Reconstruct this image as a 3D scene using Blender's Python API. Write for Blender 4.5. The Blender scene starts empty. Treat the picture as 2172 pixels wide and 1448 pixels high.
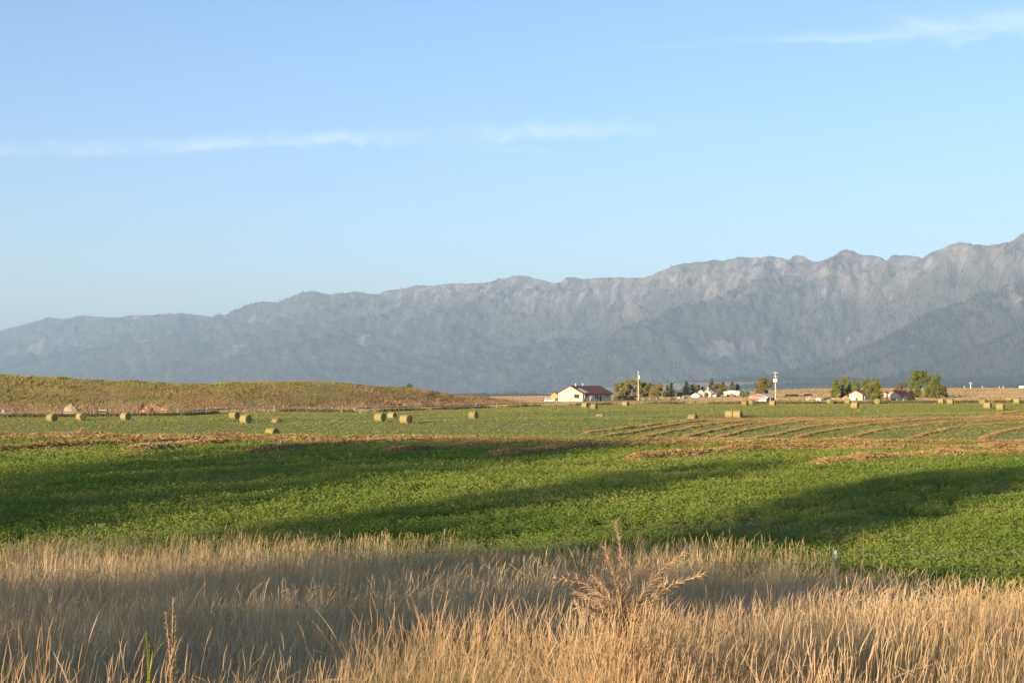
import bpy, math, random
import numpy as np
R = math.radians
random.seed(7)
rng = np.random.default_rng(11)
scene = bpy.context.scene
col = scene.collection

# ------------------------------------------------------------------ camera, sky, sun, exposure
F = 3017.0                                   # focal length in photo pixels (50 mm on a 36 mm sensor)
PITCH = math.atan(100.0 / F)
SUN_AZ = R(33.0)                             # the sun stands behind the camera's left shoulder
SUN_EL = math.atan(0.15)
cam_d = bpy.data.cameras.new('camera')
cam_d.lens = 50.0; cam_d.sensor_width = 36.0; cam_d.sensor_fit = 'HORIZONTAL'
cam_d.clip_start = 0.1; cam_d.clip_end = 80000.0
cam = bpy.data.objects.new('camera', cam_d); col.objects.link(cam)
cam.location = (0, 0, 0); cam.rotation_euler = (R(90) + PITCH, 0, 0)
scene.camera = cam

sun_d = bpy.data.lights.new('sun', 'SUN')
sun_d.energy = 4.3; sun_d.angle = R(0.53); sun_d.color = (1.0, 0.77, 0.50)
sun = bpy.data.objects.new('sun', sun_d); col.objects.link(sun)
# direction towards the sun
SD = np.array([-math.sin(SUN_AZ) * math.cos(SUN_EL), -math.cos(SUN_AZ) * math.cos(SUN_EL), math.sin(SUN_EL)])
from mathutils import Vector, Matrix
sun.rotation_euler = Vector(SD).to_track_quat('Z', 'Y').to_euler()

world = bpy.data.worlds.new('World'); scene.world = world; world.use_nodes = True
nt = world.node_tree; nt.nodes.clear()
def N(t, kind, **kw):
    n = t.nodes.new(kind)
    for k, v in kw.items(): setattr(n, k, v)
    return n
wo = N(nt, 'ShaderNodeOutputWorld'); bg = N(nt, 'ShaderNodeBackground')
sky = N(nt, 'ShaderNodeTexSky', sky_type='NISHITA', sun_disc=False)
sky.sun_elevation = SUN_EL
sky.sun_rotation = math.atan2(SD[0], SD[1])
sky.altitude = 900; sky.air_density = 1.0; sky.dust_density = 0.3; sky.ozone_density = 2.6
bg.inputs['Strength'].default_value = 0.102
nt.links.new(bg.outputs[0], wo.inputs[0])
# thin cirrus streaks laid out by direction in the sky (azimuth / elevation of the cloud deck)
tc = N(nt, 'ShaderNodeTexCoord'); sep = N(nt, 'ShaderNodeSeparateXYZ')
nt.links.new(tc.outputs['Generated'], sep.inputs[0])
def wm(op, a, b=None, c=None, clamp=False):
    n = N(nt, 'ShaderNodeMath', operation=op); n.use_clamp = clamp
    for i, v in enumerate((a, b, c)):
        if v is None: continue
        if isinstance(v, (int, float)): n.inputs[i].default_value = v
        else: nt.links.new(v, n.inputs[i])
    return n.outputs[0]
def ramp01(v, a, b):
    n = N(nt, 'ShaderNodeMapRange', interpolation_type='SMOOTHSTEP')
    n.inputs['From Min'].default_value = a; n.inputs['From Max'].default_value = b
    nt.links.new(v, n.inputs['Value']); return n.outputs[0]
yy = wm('MAXIMUM', sep.outputs['Y'], 0.02)
ax = wm('DIVIDE', sep.outputs['X'], yy)      # tangent of azimuth
ez = wm('DIVIDE', sep.outputs['Z'], yy)      # tangent of elevation
front = ramp01(sep.outputs['Y'], 0.1, 0.3)
cmb = N(nt, 'ShaderNodeCombineXYZ')
nt.links.new(ax, cmb.inputs[0]); nt.links.new(ez, cmb.inputs[1])
def wnoise(sx, sy, detail=5, rough=0.6, off=0.0):
    mp = N(nt, 'ShaderNodeMapping'); mp.inputs['Scale'].default_value = (sx, sy, 1); mp.inputs['Location'].default_value = (off, off * 1.7, off)
    nt.links.new(cmb.outputs[0], mp.inputs[0])
    n = N(nt, 'ShaderNodeTexNoise'); n.inputs['Scale'].default_value = 1.0; n.inputs['Detail'].default_value = detail
    n.inputs['Roughness'].default_value = rough
    nt.links.new(mp.outputs[0], n.inputs['Vector']); return n.outputs[0]
def streak(x0, e0, x1, e1, up, down, mod, gain, fade=0.06):
    """a band from (x0,e0) to (x1,e1); up/down = how far it feathers above / below"""
    sl = (e1 - e0) / (x1 - x0)
    line = wm('MULTIPLY_ADD', wm('SUBTRACT', ax, x0), sl, e0)
    d = wm('ADD', wm('SUBTRACT', ez, line), wm('MULTIPLY', wm('SUBTRACT', n4, 0.5), -0.016 * (up / 0.011)))
    a = wm('MULTIPLY', ramp01(d, -down, 0.0), wm('SUBTRACT', 1.0, ramp01(d, 0.0, up)))
    b = wm('MULTIPLY', ramp01(ax, x0 - fade, x0 + fade), wm('SUBTRACT', 1.0, ramp01(ax, x1 - fade, x1 + fade)))
    return wm('MULTIPLY', wm('MULTIPLY', wm('MULTIPLY', a, b), mod), gain)
def TX(px): return (px - 1086) / F
def TE(py): return (824 - py) / F
n4 = wnoise(48, 20, 5, 0.62, 5.5)
n1 = ramp01(wnoise(16, 110, 6, 0.62), 0.26, 0.74)
n2 = ramp01(wnoise(9, 90, 5, 0.6, 3.1), 0.24, 0.72)
n3 = ramp01(wnoise(80, 60, 5, 0.65, 7.7), 0.2, 0.75)
nf = wm('MULTIPLY_ADD', n1, 0.75, wm('MULTIPLY', n3, 0.25))
parts_c = [
    streak(TX(-200), TE(332), TX(760), TE(296), 0.011, 0.006, nf, 0.75),
    streak(TX(430), TE(308), TX(740), TE(297), 0.010, 0.004, nf, 0.45),
    streak(TX(700), TE(298), TX(1420), TE(275), 0.011, 0.006, nf, 0.42),
    streak(TX(1010), TE(288), TX(1300), TE(276), 0.014, 0.006, n3, 0.62, 0.05),
    streak(TX(900), TE(306), TX(1180), TE(318), 0.004, 0.004, n2, 0.35, 0.03),
    streak(TX(1420), TE(95), TX(1760), TE(76), 0.006, 0.003, n2, 0.45),
    streak(TX(1700), TE(78), TX(2030), TE(72), 0.012, 0.004, n2, 0.55),
    streak(TX(1940), TE(88), TX(2260), TE(44), 0.026, 0.005, n2, 0.60),
    streak(TX(1880), TE(24), TX(2010), TE(60), 0.010, 0.006, n2, 0.40, 0.03),
    streak(TX(1960), TE(40), TX(2400), TE(0), 0.020, 0.016, n2, 0.35, 0.05),
]
acc = parts_c[0]
for p_ in parts_c[1:]: acc = wm('ADD', acc, p_)
acc = wm('MULTIPLY', wm('MULTIPLY', acc, front), 0.27, clamp=True)
mixc = N(nt, 'ShaderNodeMix', data_type='RGBA')
nt.links.new(acc, mixc.inputs['Factor'])
tint = N(nt, 'ShaderNodeMix', data_type='RGBA', blend_type='MULTIPLY'); tint.inputs['Factor'].default_value = 1.0
tcr = N(nt, 'ShaderNodeMix', data_type='RGBA'); tcr.inputs['A'].default_value = (0.92, 0.82, 0.87, 1); tcr.inputs['B'].default_value = (0.98, 0.93, 0.99, 1)
nt.links.new(ramp01(ez, 0.0, 0.30), tcr.inputs['Factor']); nt.links.new(tcr.outputs['Result'], tint.inputs['B'])
nt.links.new(sky.outputs[0], tint.inputs['A']); nt.links.new(tint.outputs['Result'], mixc.inputs['A'])
mixc.inputs['B'].default_value = (6.2, 6.0, 5.7, 1)
nt.links.new(mixc.outputs['Result'], bg.inputs['Color'])

vs = scene.view_settings
vs.view_transform = 'Standard'; vs.look = 'None'; vs.gamma = 1.0; vs.use_curve_mapping = False
vs.exposure = 1.42
scene.cycles.use_denoising = True
scene.cycles.max_bounces = 6; scene.cycles.diffuse_bounces = 3; scene.cycles.transmission_bounces = 3
scene.cycles.volume_bounces = 1; scene.cycles.transparent_max_bounces = 8
scene.cycles.use_adaptive_sampling = False

# ------------------------------------------------------------------ noise and terrain
_TAB = np.random.default_rng(5).random(65536)
def vn(x, y, seed=0):
    x = np.asarray(x, float); y = np.asarray(y, float)
    xi = np.floor(x).astype(np.int64); yi = np.floor(y).astype(np.int64)
    fx = x - xi; fy = y - yi
    fx = fx * fx * (3 - 2 * fx); fy = fy * fy * (3 - 2 * fy)
    def h(a, b):
        k = (a * 73856093) ^ (b * 19349663) ^ (seed * 83492791)
        k = (k ^ (k >> 13)) * 1274126177
        return _TAB[(k ^ (k >> 16)) & 0xffff]
    return (h(xi, yi) * (1 - fx) + h(xi + 1, yi) * fx) * (1 - fy) + (h(xi, yi + 1) * (1 - fx) + h(xi + 1, yi + 1) * fx) * fy
def fbm(x, y, o=4, seed=0, gain=0.5):
    s = 0; a = 1; t = 0
    for k in range(o):
        s = s + a * vn(x * 2 ** k, y * 2 ** k, seed + k * 17); t += a; a *= gain
    return s / t
def sm(a, b, t):
    t = np.clip((np.asarray(t, float) - a) / (b - a), 0, 1)
    return t * t * (3 - 2 * t)

_py = [-400, -60, 0, 4, 8, 14, 20, 26, 32, 60, 85, 95, 110, 135, 160, 190, 220, 236, 262, 300, 420, 480, 600, 760, 900, 1500, 3000, 9000]
_pz = [-1.8, -1.75, -1.75, -1.75, -2.0, -2.55, -3.1, -3.4, -3.5, -3.42, -3.3, -3.36, -4.2, -5.7, -6.6, -6.1, -5.3, -5.12, -5.35, -5.2, -5.05, -4.75, -4.6, -4.4, -5.5, -18, -70, -160]
_yg = np.arange(-400, 3600, 0.5)
_zg = np.interp(_yg, _py, _pz)
_k = np.exp(-0.5 * (np.arange(-24, 25) / 9.0) ** 2); _k /= _k.sum()
_zs = np.convolve(np.pad(_zg, 24, mode='edge'), _k, mode='valid')
_zn = np.convolve(np.pad(_zg, 4, mode='edge'), np.ones(9) / 9, mode='valid')
_w = sm(20, 60, _yg)
_zz = _zn * (1 - _w) + _zs * _w
DIPS = []                                    # hollows in the far field (x, y, depth, radius)
def H(x, y):
    x = np.asarray(x, float); y = np.asarray(y, float)
    z = np.where(y < 3500, np.interp(y, _yg, _zz), np.interp(y, _py, _pz))
    xc = np.clip(x, -160, 160)
    w = sm(105, 185, y)
    near = np.clip(x, -60, 60) * -0.007 * sm(15, 40, y)
    far = np.where(xc < 0, xc * 0.006, xc * 0.0125)
    z = z + near * (1 - w) + far * w * (1 - sm(900, 1600, y))
    z = z + 2.3 * sm(0.10, 0.24, x / np.maximum(y, 1)) * sm(500, 760, y) * (1 - sm(900, 1500, y))
    z = z + 0.10 * (fbm(x / 7.0, y / 7.0, 3, 3) - 0.5) * sm(-2, 6, y) * (1 - sm(200, 500, y))
    z = z + 0.22 * (vn(x / 38.0, y / 26.0, 9) - 0.5) * sm(26, 40, y) * (1 - sm(600, 900, y))
    for (dx, dy, dd, dr) in DIPS:
        z = z - dd * np.exp(-(((x - dx) / dr) ** 2 + ((y - dy) / (dr * 1.0)) ** 2))
    return z
# the grassy hill left of the farm
_mp = [(-700, 800), (-300, 790), (0, 795), (120, 800), (230, 808), (300, 809), (440, 816.5), (480, 812.5), (560, 811), (650, 808.5), (760, 815), (870, 824.5), (960, 838), (1060, 847), (1130, 856)]
def TX(px): return (px - 1086) / F
def TE(py): return (824 - py) / F
_ma = np.array([TX(p) for p, r in _mp]); _me = np.array([TE(r) for p, r in _mp])
_edge_px = [(-400, 886), (0, 885), (180, 884), (400, 881), (500, 874.5), (620, 873), (760, 875), (850, 871.5), (960, 868), (1100, 863), (1240, 859), (1400, 856.5), (1560, 856), (1740, 856), (1900, 855.5), (2172, 854), (2500, 852)]
_ea = _ey = None
def mound(x, y):
    """crest line and foot follow the far edge of the hayfield"""
    x = np.asarray(x, float); y = np.asarray(y, float)
    a = x / np.maximum(y, 1); e = np.interp(a, [-0.49, -0.36, -0.2, -0.1, 0.0, 0.05], [300, 303, 316, 345, 385, 400])
    yc = e + 68 + 6 * (vn(x / 40.0, x * 0, 23) - 0.5)
    top = np.interp(a, _ma, _me, left=0.02, right=-0.02) * yc + 0.35 * (vn(x / 9.0, x * 0 + 3.3, 21) - 0.5) + 0.25 * (vn(x / 2.5, x * 0 + 1.3, 22) - 0.5)
    foot = 24 + 6 * vn(x / 25.0, x * 0 + 9, 24)
    t = np.where(y < yc, (yc - y) / (68 - foot), (y - yc) / 55.0)
    b = np.clip(1 - t, 0, 1); b = b * b * (3 - 2 * b) * 0.5 + 0.5 * np.sin(b * math.pi / 2)
    g0 = -5.3 + np.clip(x, -160, 0) * 0.006
    z = g0 - 0.3 + np.maximum(top - g0 + 0.3, 0) * b + 0.6 * (fbm(x / 8.0, y / 8.0, 3, 31) - 0.5) * sm(0.0, 0.3, b) * sm(0.0, 0.25, 1.001 - b)
    return np.where((b > 0) & (top > g0), z, -9)
def HM(x, y): return np.maximum(H(x, y), mound(x, y))

CP, SP = math.cos(PITCH), math.sin(PITCH)
def ray(px, py):
    dx = (px - 1086) / F; dy = (724 - py) / F
    d = np.array([dx, CP - dy * SP, SP + dy * CP]); return d / d[1]
_tt = np.concatenate([np.arange(3, 120, 0.1), np.arange(120, 700, 0.25), np.arange(700, 7000, 5)])
def G(px, py, off=0.0, fn=None, ymin=3):
    """the point of the ground seen at photo pixel (px, py)"""
    d = ray(px, py); t = _tt[_tt >= ymin]
    g = (fn or H)(d[0] * t, t) + off - d[2] * t
    i = np.argmax(g > 0)
    if g[i] <= 0: i = len(t) - 1
    a, b = t[max(i - 1, 0)], t[i]
    y = 0.5 * (a + b)
    x = d[0] * y
    return np.array([x, y, float((fn or H)(np.array(x), np.array(y)))])
def at(px, py, y):
    d = ray(px, py); return np.array([d[0] * y, y, d[2] * y])
def pxm(y): return F / y                      # photo pixels per metre at depth y
_e0 = np.array([G(px, r)[:2] for px, r in _edge_px]); _ea = _e0[:, 0] / _e0[:, 1]; _ey = _e0[:, 1]

# bales sunk behind a rise: (x, depth, dip, angle, label)
low_bales = [
 (588, 243, 0.75, 50, 'round hay bale with its foot hidden by a rise, right of the big left pair'),
 (713, 250, 1.25, 48, 'low round bale showing only its top above a rise, left of the centre bales'),
 (832, 281, 0.65, 60, 'small low round bale beside the irrigation line, behind the very dark-ended bale'),
 (895, 252, 1.55, 75, 'sliver of a round bale top right of the nearest brown-ended bale'),
 (1272, 283, 1.45, 78, 'sliver of a round bale top sunk in a hollow below the farmhouse pair'),
 (1469, 244, 0.85, 55, 'low round bale above the hay rows, left of the touching bales'),
 (1687, 246, 1.55, 60, 'low round bale above the hay rows, right of the touching bales'),
]
lb_pts = []
for (px, Y, dip, th, lab) in low_bales:
    x = TX(px) * Y; DIPS.append((x, Y, dip, 9.0)); lb_pts.append((x, Y, th, lab))

# ------------------------------------------------------------------ mesh helpers
class MB:
    def __init__(s): s.v = []; s.f = []; s.m = []
    def add(s, verts, faces, mi=0):
        b = len(s.v); s.v.extend([tuple(map(float, q)) for q in verts])
        for f in faces: s.f.append(tuple(b + i for i in f)); s.m.append(mi)
    def box(s, c, size, mi=0, rz=0.0):
        x, y, z = [q / 2 for q in size]; ca, sa = math.cos(rz), math.sin(rz)
        vs_ = [(c[0] + a * x * ca - b * y * sa, c[1] + a * x * sa + b * y * ca, c[2] + e * z) for e in (-1, 1) for a, b in ((-1, -1), (1, -1), (1, 1), (-1, 1))]
        s.add(vs_, [(3, 2, 1, 0), (4, 5, 6, 7), (0, 1, 5, 4), (1, 2, 6, 5), (2, 3, 7, 6), (3, 0, 4, 7)], mi)
    def tube(s, pts, rad, n=6, mi=0, cap=True):
        pts = [np.array(p, float) for p in pts]; k = len(pts)
        if not hasattr(rad, '__len__'): rad = [rad] * k
        vs_ = []
        for i, p in enumerate(pts):
            t = pts[min(i + 1, k - 1)] - pts[max(i - 1, 0)]; t = t / (np.linalg.norm(t) + 1e-9)
            a = np.cross(t, (0, 0, 1) if abs(t[2]) < 0.9 else (1, 0, 0)); a /= np.linalg.norm(a) + 1e-9; b = np.cross(t, a)
            for j in range(n):
                w = 2 * math.pi * j / n
                vs_.append(p + rad[i] * (a * math.cos(w) + b * math.sin(w)))
        fs = [(i * n + j, i * n + (j + 1) % n, (i + 1) * n + (j + 1) % n, (i + 1) * n + j) for i in range(k - 1) for j in range(n)]
        if cap: fs += [tuple(range(n))[::-1], tuple((k - 1) * n + j for j in range(n))]
        s.add(vs_, fs, mi)
    def ring(s, c, axis, r, rr, n=20, mi=0):
        ax_ = np.array(axis, float); ax_ /= np.linalg.norm(ax_)
        a = np.cross(ax_, (0, 0, 1)); a /= np.linalg.norm(a); b = np.cross(ax_, a)
        p = [np.array(c) + r * (a * math.cos(2 * math.pi * k / n) + b * math.sin(2 * math.pi * k / n)) for k in range(n + 1)]
        s.tube(p, rr, 4, mi, cap=False)
    def prism(s, poly, d0, d1, fn, mi=0):
        """extrude a 2-D polygon; fn(a, b, depth) -> point"""
        n = len(poly)
        vs_ = [fn(a, b, d0) for a, b in poly] + [fn(a, b, d1) for a, b in poly]
        s.add(vs_, [tuple(range(n))[::-1], tuple(range(n, 2 * n))] + [(i, (i + 1) % n, n + (i + 1) % n, n + i) for i in range(n)], mi)
    def build(s, name, mats, parent=None, smooth=False, loc=None):
        me = bpy.data.meshes.new(name)
        me.from_pydata(s.v, [], s.f)
        for m in (mats if isinstance(mats, (list, tuple)) else [mats]): me.materials.append(m)
        if any(s.m): me.polygons.foreach_set('material_index', s.m)
        if smooth: me.polygons.foreach_set('use_smooth', [True] * len(s.f))
        me.update()
        o = bpy.data.objects.new(name, me); col.objects.link(o)
        if parent: o.parent = parent
        if loc is not None: o.location = loc
        return o
def tag(o, label=None, cat=None, group=None, kind=None):
    for k, v in (('label', label), ('category', cat), ('group', group), ('kind', kind)):
        if v: o[k] = v
    return o
def empty(name, loc, rz=0.0, label=None, cat=None, group=None):
    o = bpy.data.objects.new(name, None); col.objects.link(o)
    o.empty_display_size = 0.2; o.location = tuple(float(q) for q in loc); o.rotation_euler = (0, 0, rz)
    return tag(o, label, cat, group)
def npmesh(name, V, Q, mats, mi=None, attrs=None, smooth=False, parent=None):
    """fast mesh from arrays: V (n,3), Q (m,4) or (m,3)"""
    V = np.ascontiguousarray(V, np.float32); Q = np.ascontiguousarray(Q, np.int32); k = Q.shape[1]
    me = bpy.data.meshes.new(name)
    me.vertices.add(len(V)); me.vertices.foreach_set('co', V.ravel())
    me.loops.add(Q.size); me.loops.foreach_set('vertex_index', Q.ravel())
    me.polygons.add(len(Q)); me.polygons.foreach_set('loop_start', np.arange(0, Q.size, k, dtype=np.int32))
    for m in (mats if isinstance(mats, (list, tuple)) else [mats]): me.materials.append(m)
    if mi is not None: me.polygons.foreach_set('material_index', np.ascontiguousarray(mi, np.int32))
    if smooth: me.polygons.foreach_set('use_smooth', np.ones(len(Q), bool))
    me.update(calc_edges=True)
    for an, av in (attrs or {}).items():
        a = me.attributes.new(an, 'FLOAT', 'POINT'); a.data.foreach_set('value', np.ascontiguousarray(av, np.float32).ravel())
    o = bpy.data.objects.new(name, me); col.objects.link(o)
    if parent: o.parent = parent
    return o
def quads_at(C, A, B):
    """one quad per centre C with half-axes A, B (all (n,3))"""
    n = len(C); V = np.stack([C - A - B, C + A - B, C + A + B, C - A + B], 1).reshape(-1, 3)
    return V, np.arange(4 * n).reshape(n, 4)
def rand_dirs(n, g=rng):
    v = g.normal(size=(n, 3)); return v / np.linalg.norm(v, axis=1, keepdims=True)
def leaf_quads(C, size, g=rng, flat=0.0, aspect=0.6):
    """randomly turned leaf quads at the centres C"""
    n = len(C); a = rand_dirs(n, g); b = rand_dirs(n, g); a[:, 2] *= (1 - flat); b[:, 2] *= (1 - flat)
    a /= np.linalg.norm(a, axis=1, keepdims=True); b -= a * (a * b).sum(1, keepdims=True); b /= np.linalg.norm(b, axis=1, keepdims=True) + 1e-9
    s_ = (np.ones(n) * size if np.isscalar(size) else size)[:, None] * g.uniform(0.7, 1.3, (n, 1))
    return quads_at(C, a * s_ * 0.5, b * s_ * 0.5 * aspect)

# ------------------------------------------------------------------ materials
def ramp(t, fac, stops):
    n = N(t, 'ShaderNodeValToRGB'); e = n.color_ramp.elements
    while len(e) < len(stops): e.new(0.5)
    for i, (p, c) in enumerate(stops): e[i].position = p; e[i].color = (*c, 1)
    t.links.new(fac, n.inputs[0]); return n.outputs[0]
def tnoise(t, scale, detail=4, rough=0.55, vec=None, sc3=None):
    if vec is None:
        vec = N(t, 'ShaderNodeNewGeometry').outputs['Position']
    if sc3:
        mp = N(t, 'ShaderNodeMapping'); mp.inputs['Scale'].default_value = sc3; t.links.new(vec, mp.inputs[0]); vec = mp.outputs[0]
    n = N(t, 'ShaderNodeTexNoise'); n.inputs['Scale'].default_value = scale; n.inputs['Detail'].default_value = detail; n.inputs['Roughness'].default_value = rough
    t.links.new(vec, n.inputs['Vector']); return n.outputs[0]
def mixrgb(t, f, a, b, blend='MIX'):
    n = N(t, 'ShaderNodeMix', data_type='RGBA', blend_type=blend)
    for key, v in (('Factor', f), ('A', a), ('B', b)):
        if isinstance(v, (int, float)): n.inputs[key].default_value = v
        elif isinstance(v, tuple): n.inputs[key].default_value = (*v, 1) if len(v) == 3 else v
        else: t.links.new(v, n.inputs[key])
    return n.outputs['Result']
def newmat(name):
    m = bpy.data.materials.new(name); m.use_nodes = True; t = m.node_tree
    return m, t, t.nodes['Principled BSDF']
def mat(name, c, rough=0.8, var=0.12, scale=3.0, metal=0.0, bump=0.0, spec=0.3, obj=True, sc3=None):
    """painted / plain surface with mild procedural variation"""
    m, t, b = newmat(name)
    v = N(t, 'ShaderNodeTexCoord').outputs['Object']
    n = tnoise(t, scale, 5, 0.6, v, sc3)
    lo = tuple(max(0, q * (1 - var)) for q in c); hi = tuple(min(1, q * (1 + var)) for q in c)
    t.links.new(ramp(t, n, [(0.25, lo), (0.75, hi)]), b.inputs['Base Color'])
    b.inputs['Roughness'].default_value = rough; b.inputs['Metallic'].default_value = metal; b.inputs['Specular IOR Level'].default_value = spec
    if bump:
        bp = N(t, 'ShaderNodeBump'); bp.inputs['Strength'].default_value = bump; t.links.new(n, bp.inputs['Height']); t.links.new(bp.outputs[0], b.inputs['Normal'])
    return m
def leafmat(name, stops, trans=0.35, noise_scale=None, noise_stops=None, zone=0.5, bent=0.0, nsc=None):
    """thin plant tissue: reflects and lets light through; colour varies leaf by leaf and patch by patch"""
    m, t, b = newmat(name); t.nodes.remove(b)
    out = t.nodes['Material Output']
    g = N(t, 'ShaderNodeNewGeometry')
    c = ramp(t, g.outputs['Random Per Island'], stops)
    if noise_scale:
        c2 = ramp(t, tnoise(t, noise_scale, 4, 0.55, g.outputs['Position'], nsc), noise_stops)
        c = mixrgb(t, zone, c, c2)
    d = N(t, 'ShaderNodeBsdfDiffuse'); tr = N(t, 'ShaderNodeBsdfTranslucent'); mx = N(t, 'ShaderNodeMixShader')
    if bent:
        # a dense stand of thin blades scatters light like a soft mass: bend the facet normals to one sunward direction to brighten it
        vm = N(t, 'ShaderNodeMix', data_type='VECTOR'); vm.inputs['Factor'].default_value = bent
        vm.inputs['B'].default_value = (-0.36, -0.52, 0.77); t.links.new(g.outputs['Normal'], vm.inputs['A'])
        vn_ = N(t, 'ShaderNodeVectorMath', operation='NORMALIZE'); t.links.new(vm.outputs['Result'], vn_.inputs[0]); t.links.new(vn_.outputs[0], d.inputs['Normal'])
    t.links.new(c, d.inputs[0]); t.links.new(c, tr.inputs[0]); mx.inputs[0].default_value = trans
    t.links.new(d.outputs[0], mx.inputs[1]); t.links.new(tr.outputs[0], mx.inputs[2]); t.links.new(mx.outputs[0], out.inputs[0])
    return m, t, c, (d, tr)

# ------------------------------------------------------------------ the ground: one sheet from behind the camera to the horizon
# far edge of the mown field, seen in the photograph
def yedge(x, y):
    """depth of the field's far edge in the direction of (x, y)"""
    return np.interp(np.asarray(x) / np.maximum(y, 1), _ea, _ey)
_ve = [(-500, 25), (0, 25), (700, 26), (1000, 26), (1400, 24.5), (1700, 22), (1790, 18.5), (2172, 17), (2700, 16)]
_va = np.array([TX(p) for p, q in _ve]); _vy = np.array([q for p, q in _ve], float)
def yverge(x, y): return np.interp(np.asarray(x) / np.maximum(y, 1), _va, _vy)

ys = np.concatenate([np.arange(-260, 0, 6), np.arange(0, 110, 0.4), np.arange(110, 340, 1.0), np.arange(340, 800, 2.5), np.geomspace(800, 24000, 130)])
us = np.linspace(-1, 1, 301)
YY, UU = np.meshgrid(ys, us, indexing='ij')
half = np.where(YY < 100, 125, 125 + 0.62 * (YY - 100))
XX = half * (0.55 * UU + 0.45 * UU ** 3)
ZZ = H(XX, YY)
nr, nc = XX.shape
ii = np.arange(nr * nc).reshape(nr, nc)
GQ = np.stack([ii[:-1, :-1], ii[:-1, 1:], ii[1:, 1:], ii[1:, :-1]], -1).reshape(-1, 4)
ye = yedge(XX, YY) + 2.5 * (vn(XX / 5.0, YY / 5.0, 40) - 0.5)
yv = yverge(XX, YY) + 1.2 * (vn(XX / 1.5, YY / 1.5, 41) - 0.5)
z_alf = sm(-0.3, 0.3, YY - yv) * (1 - sm(94, 98, YY))
z_mow = sm(94, 98, YY) * (1 - sm(-1.0, 1.0, YY - ye))
mg, t, b = newmat('ground_soil_and_stubble')
pos = N(t, 'ShaderNodeNewGeometry').outputs['Position']
def attr(t, name):
    n = N(t, 'ShaderNodeAttribute', attribute_name=name); return n.outputs['Fac']
dry = ramp(t, tnoise(t, 0.05, 5, 0.6, pos), [(0.3, (0.20, 0.13, 0.065)), (0.55, (0.30, 0.20, 0.10)), (0.75, (0.22, 0.17, 0.075))])
alf = ramp(t, tnoise(t, 0.5, 5, 0.6, pos), [(0.3, (0.05, 0.07, 0.022)), (0.5, (0.09, 0.10, 0.035)), (0.60, (0.28, 0.20, 0.13)), (0.75, (0.44, 0.34, 0.25))])
mow = ramp(t, tnoise(t, 0.25, 5, 0.65, pos, (0.35, 1.6, 1)), [(0.25, (0.16, 0.19, 0.05)), (0.5, (0.22, 0.24, 0.07)), (0.75, (0.30, 0.28, 0.11))])
c = mixrgb(t, attr(t, 'alfalfa'), dry, alf); c = mixrgb(t, attr(t, 'mown'), c, mow)
t.links.new(c, b.inputs['Base Color']); b.inputs['Roughness'].default_value = 1.0; b.inputs['Specular IOR Level'].default_value = 0.1
bp = N(t, 'ShaderNodeBump'); bp.inputs['Strength'].default_value = 0.6; bp.inputs['Distance'].default_value = 0.2
t.links.new(tnoise(t, 3.0, 5, 0.7, pos), bp.inputs['Height']); t.links.new(bp.outputs[0], b.inputs['Normal'])
gr = npmesh('ground', np.stack([XX, YY, ZZ], -1).reshape(-1, 3), GQ, mg, attrs={'alfalfa': z_alf, 'mown': z_mow}, smooth=True)
tag(gr, 'gently rolling farm ground under the fields and dry pasture', None, None, 'structure')

# ------------------------------------------------------------------ the grassy hill on the left
hx = np.arange(-300, 40, 1.0); hy = np.arange(300, 500, 1.0)
HY, HX = np.meshgrid(hy, hx, indexing='ij'); HZ = mound(HX, HY)
nr, nc = HX.shape; ii = np.arange(nr * nc).reshape(nr, nc)
HQ = np.stack([ii[:-1, :-1], ii[:-1, 1:], ii[1:, 1:], ii[1:, :-1]], -1).reshape(-1, 4)
mh, t, b = newmat('hill_soil')
pos = N(t, 'ShaderNodeNewGeometry').outputs['Position']
c = ramp(t, tnoise(t, 0.11, 5, 0.65, pos, (1, 1, 2.0)), [(0.3, (0.24, 0.14, 0.075)), (0.45, (0.33, 0.23, 0.11)), (0.6, (0.20, 0.19, 0.06)), (0.75, (0.42, 0.29, 0.16))])
t.links.new(c, b.inputs['Base Color']); b.inputs['Roughness'].default_value = 1.0; b.inputs['Specular IOR Level'].default_value = 0.1
hill = npmesh('hill', np.stack([HX, HY, HZ], -1).reshape(-1, 3), HQ, mh, smooth=True)
tag(hill, 'low grassy hill rising behind the left fence', None, None, 'structure')

# ------------------------------------------------------------------ the mountain range: a ridge running from near right to far left
_sky = [(-500, 745), (-250, 728), (0, 701), (60, 687), (105, 672), (130, 677), (180, 669), (230, 673), (250, 674), (280, 668), (320, 668), (385, 664), (450, 671), (480, 667), (500, 658), (530, 645), (560, 638), (590, 641), (610, 635), (640, 620), (665, 616), (690, 622), (710, 624), (740, 619), (770, 621), (805, 626), (820, 617), (850, 613), (880, 604), (920, 605), (950, 600), (980, 602), (1020, 598), (1060, 592), (1090, 586), (1110, 585), (1140, 592), (1175, 601), (1195, 597), (1205, 586), (1215, 585), (1240, 590), (1270, 586), (1310, 587), (1370, 587), (1400, 576), (1440, 562), (1500, 554), (1540, 551), (1570, 545), (1640, 543), (1680, 548), (1692, 540), (1710, 545), (1725, 553), (1750, 554), (1765, 545), (1790, 530), (1830, 537), (1855, 540), (1885, 551), (1895, 538), (1930, 536), (1950, 543), (1960, 550), (1975, 538), (2000, 530), (2020, 520), (2040, 515), (2065, 520), (2090, 522), (2120, 518), (2145, 515), (2160, 505), (2172, 495), (2300, 470), (2600, 430), (3000, 420)]
_sx = np.array([TX(p) for p, r in _sky]); _se = np.array([TE(r) for p, r in _sky])
RX0, RY0, RLX, RLY = 3960.0, 11000.0, -11160.0, 9000.0        # ridge line from the photo's right edge to its left edge
RL = math.hypot(RLX, RLY); ADX, ADY = RLX / RL, RLY / RL      # along the ridge
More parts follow.
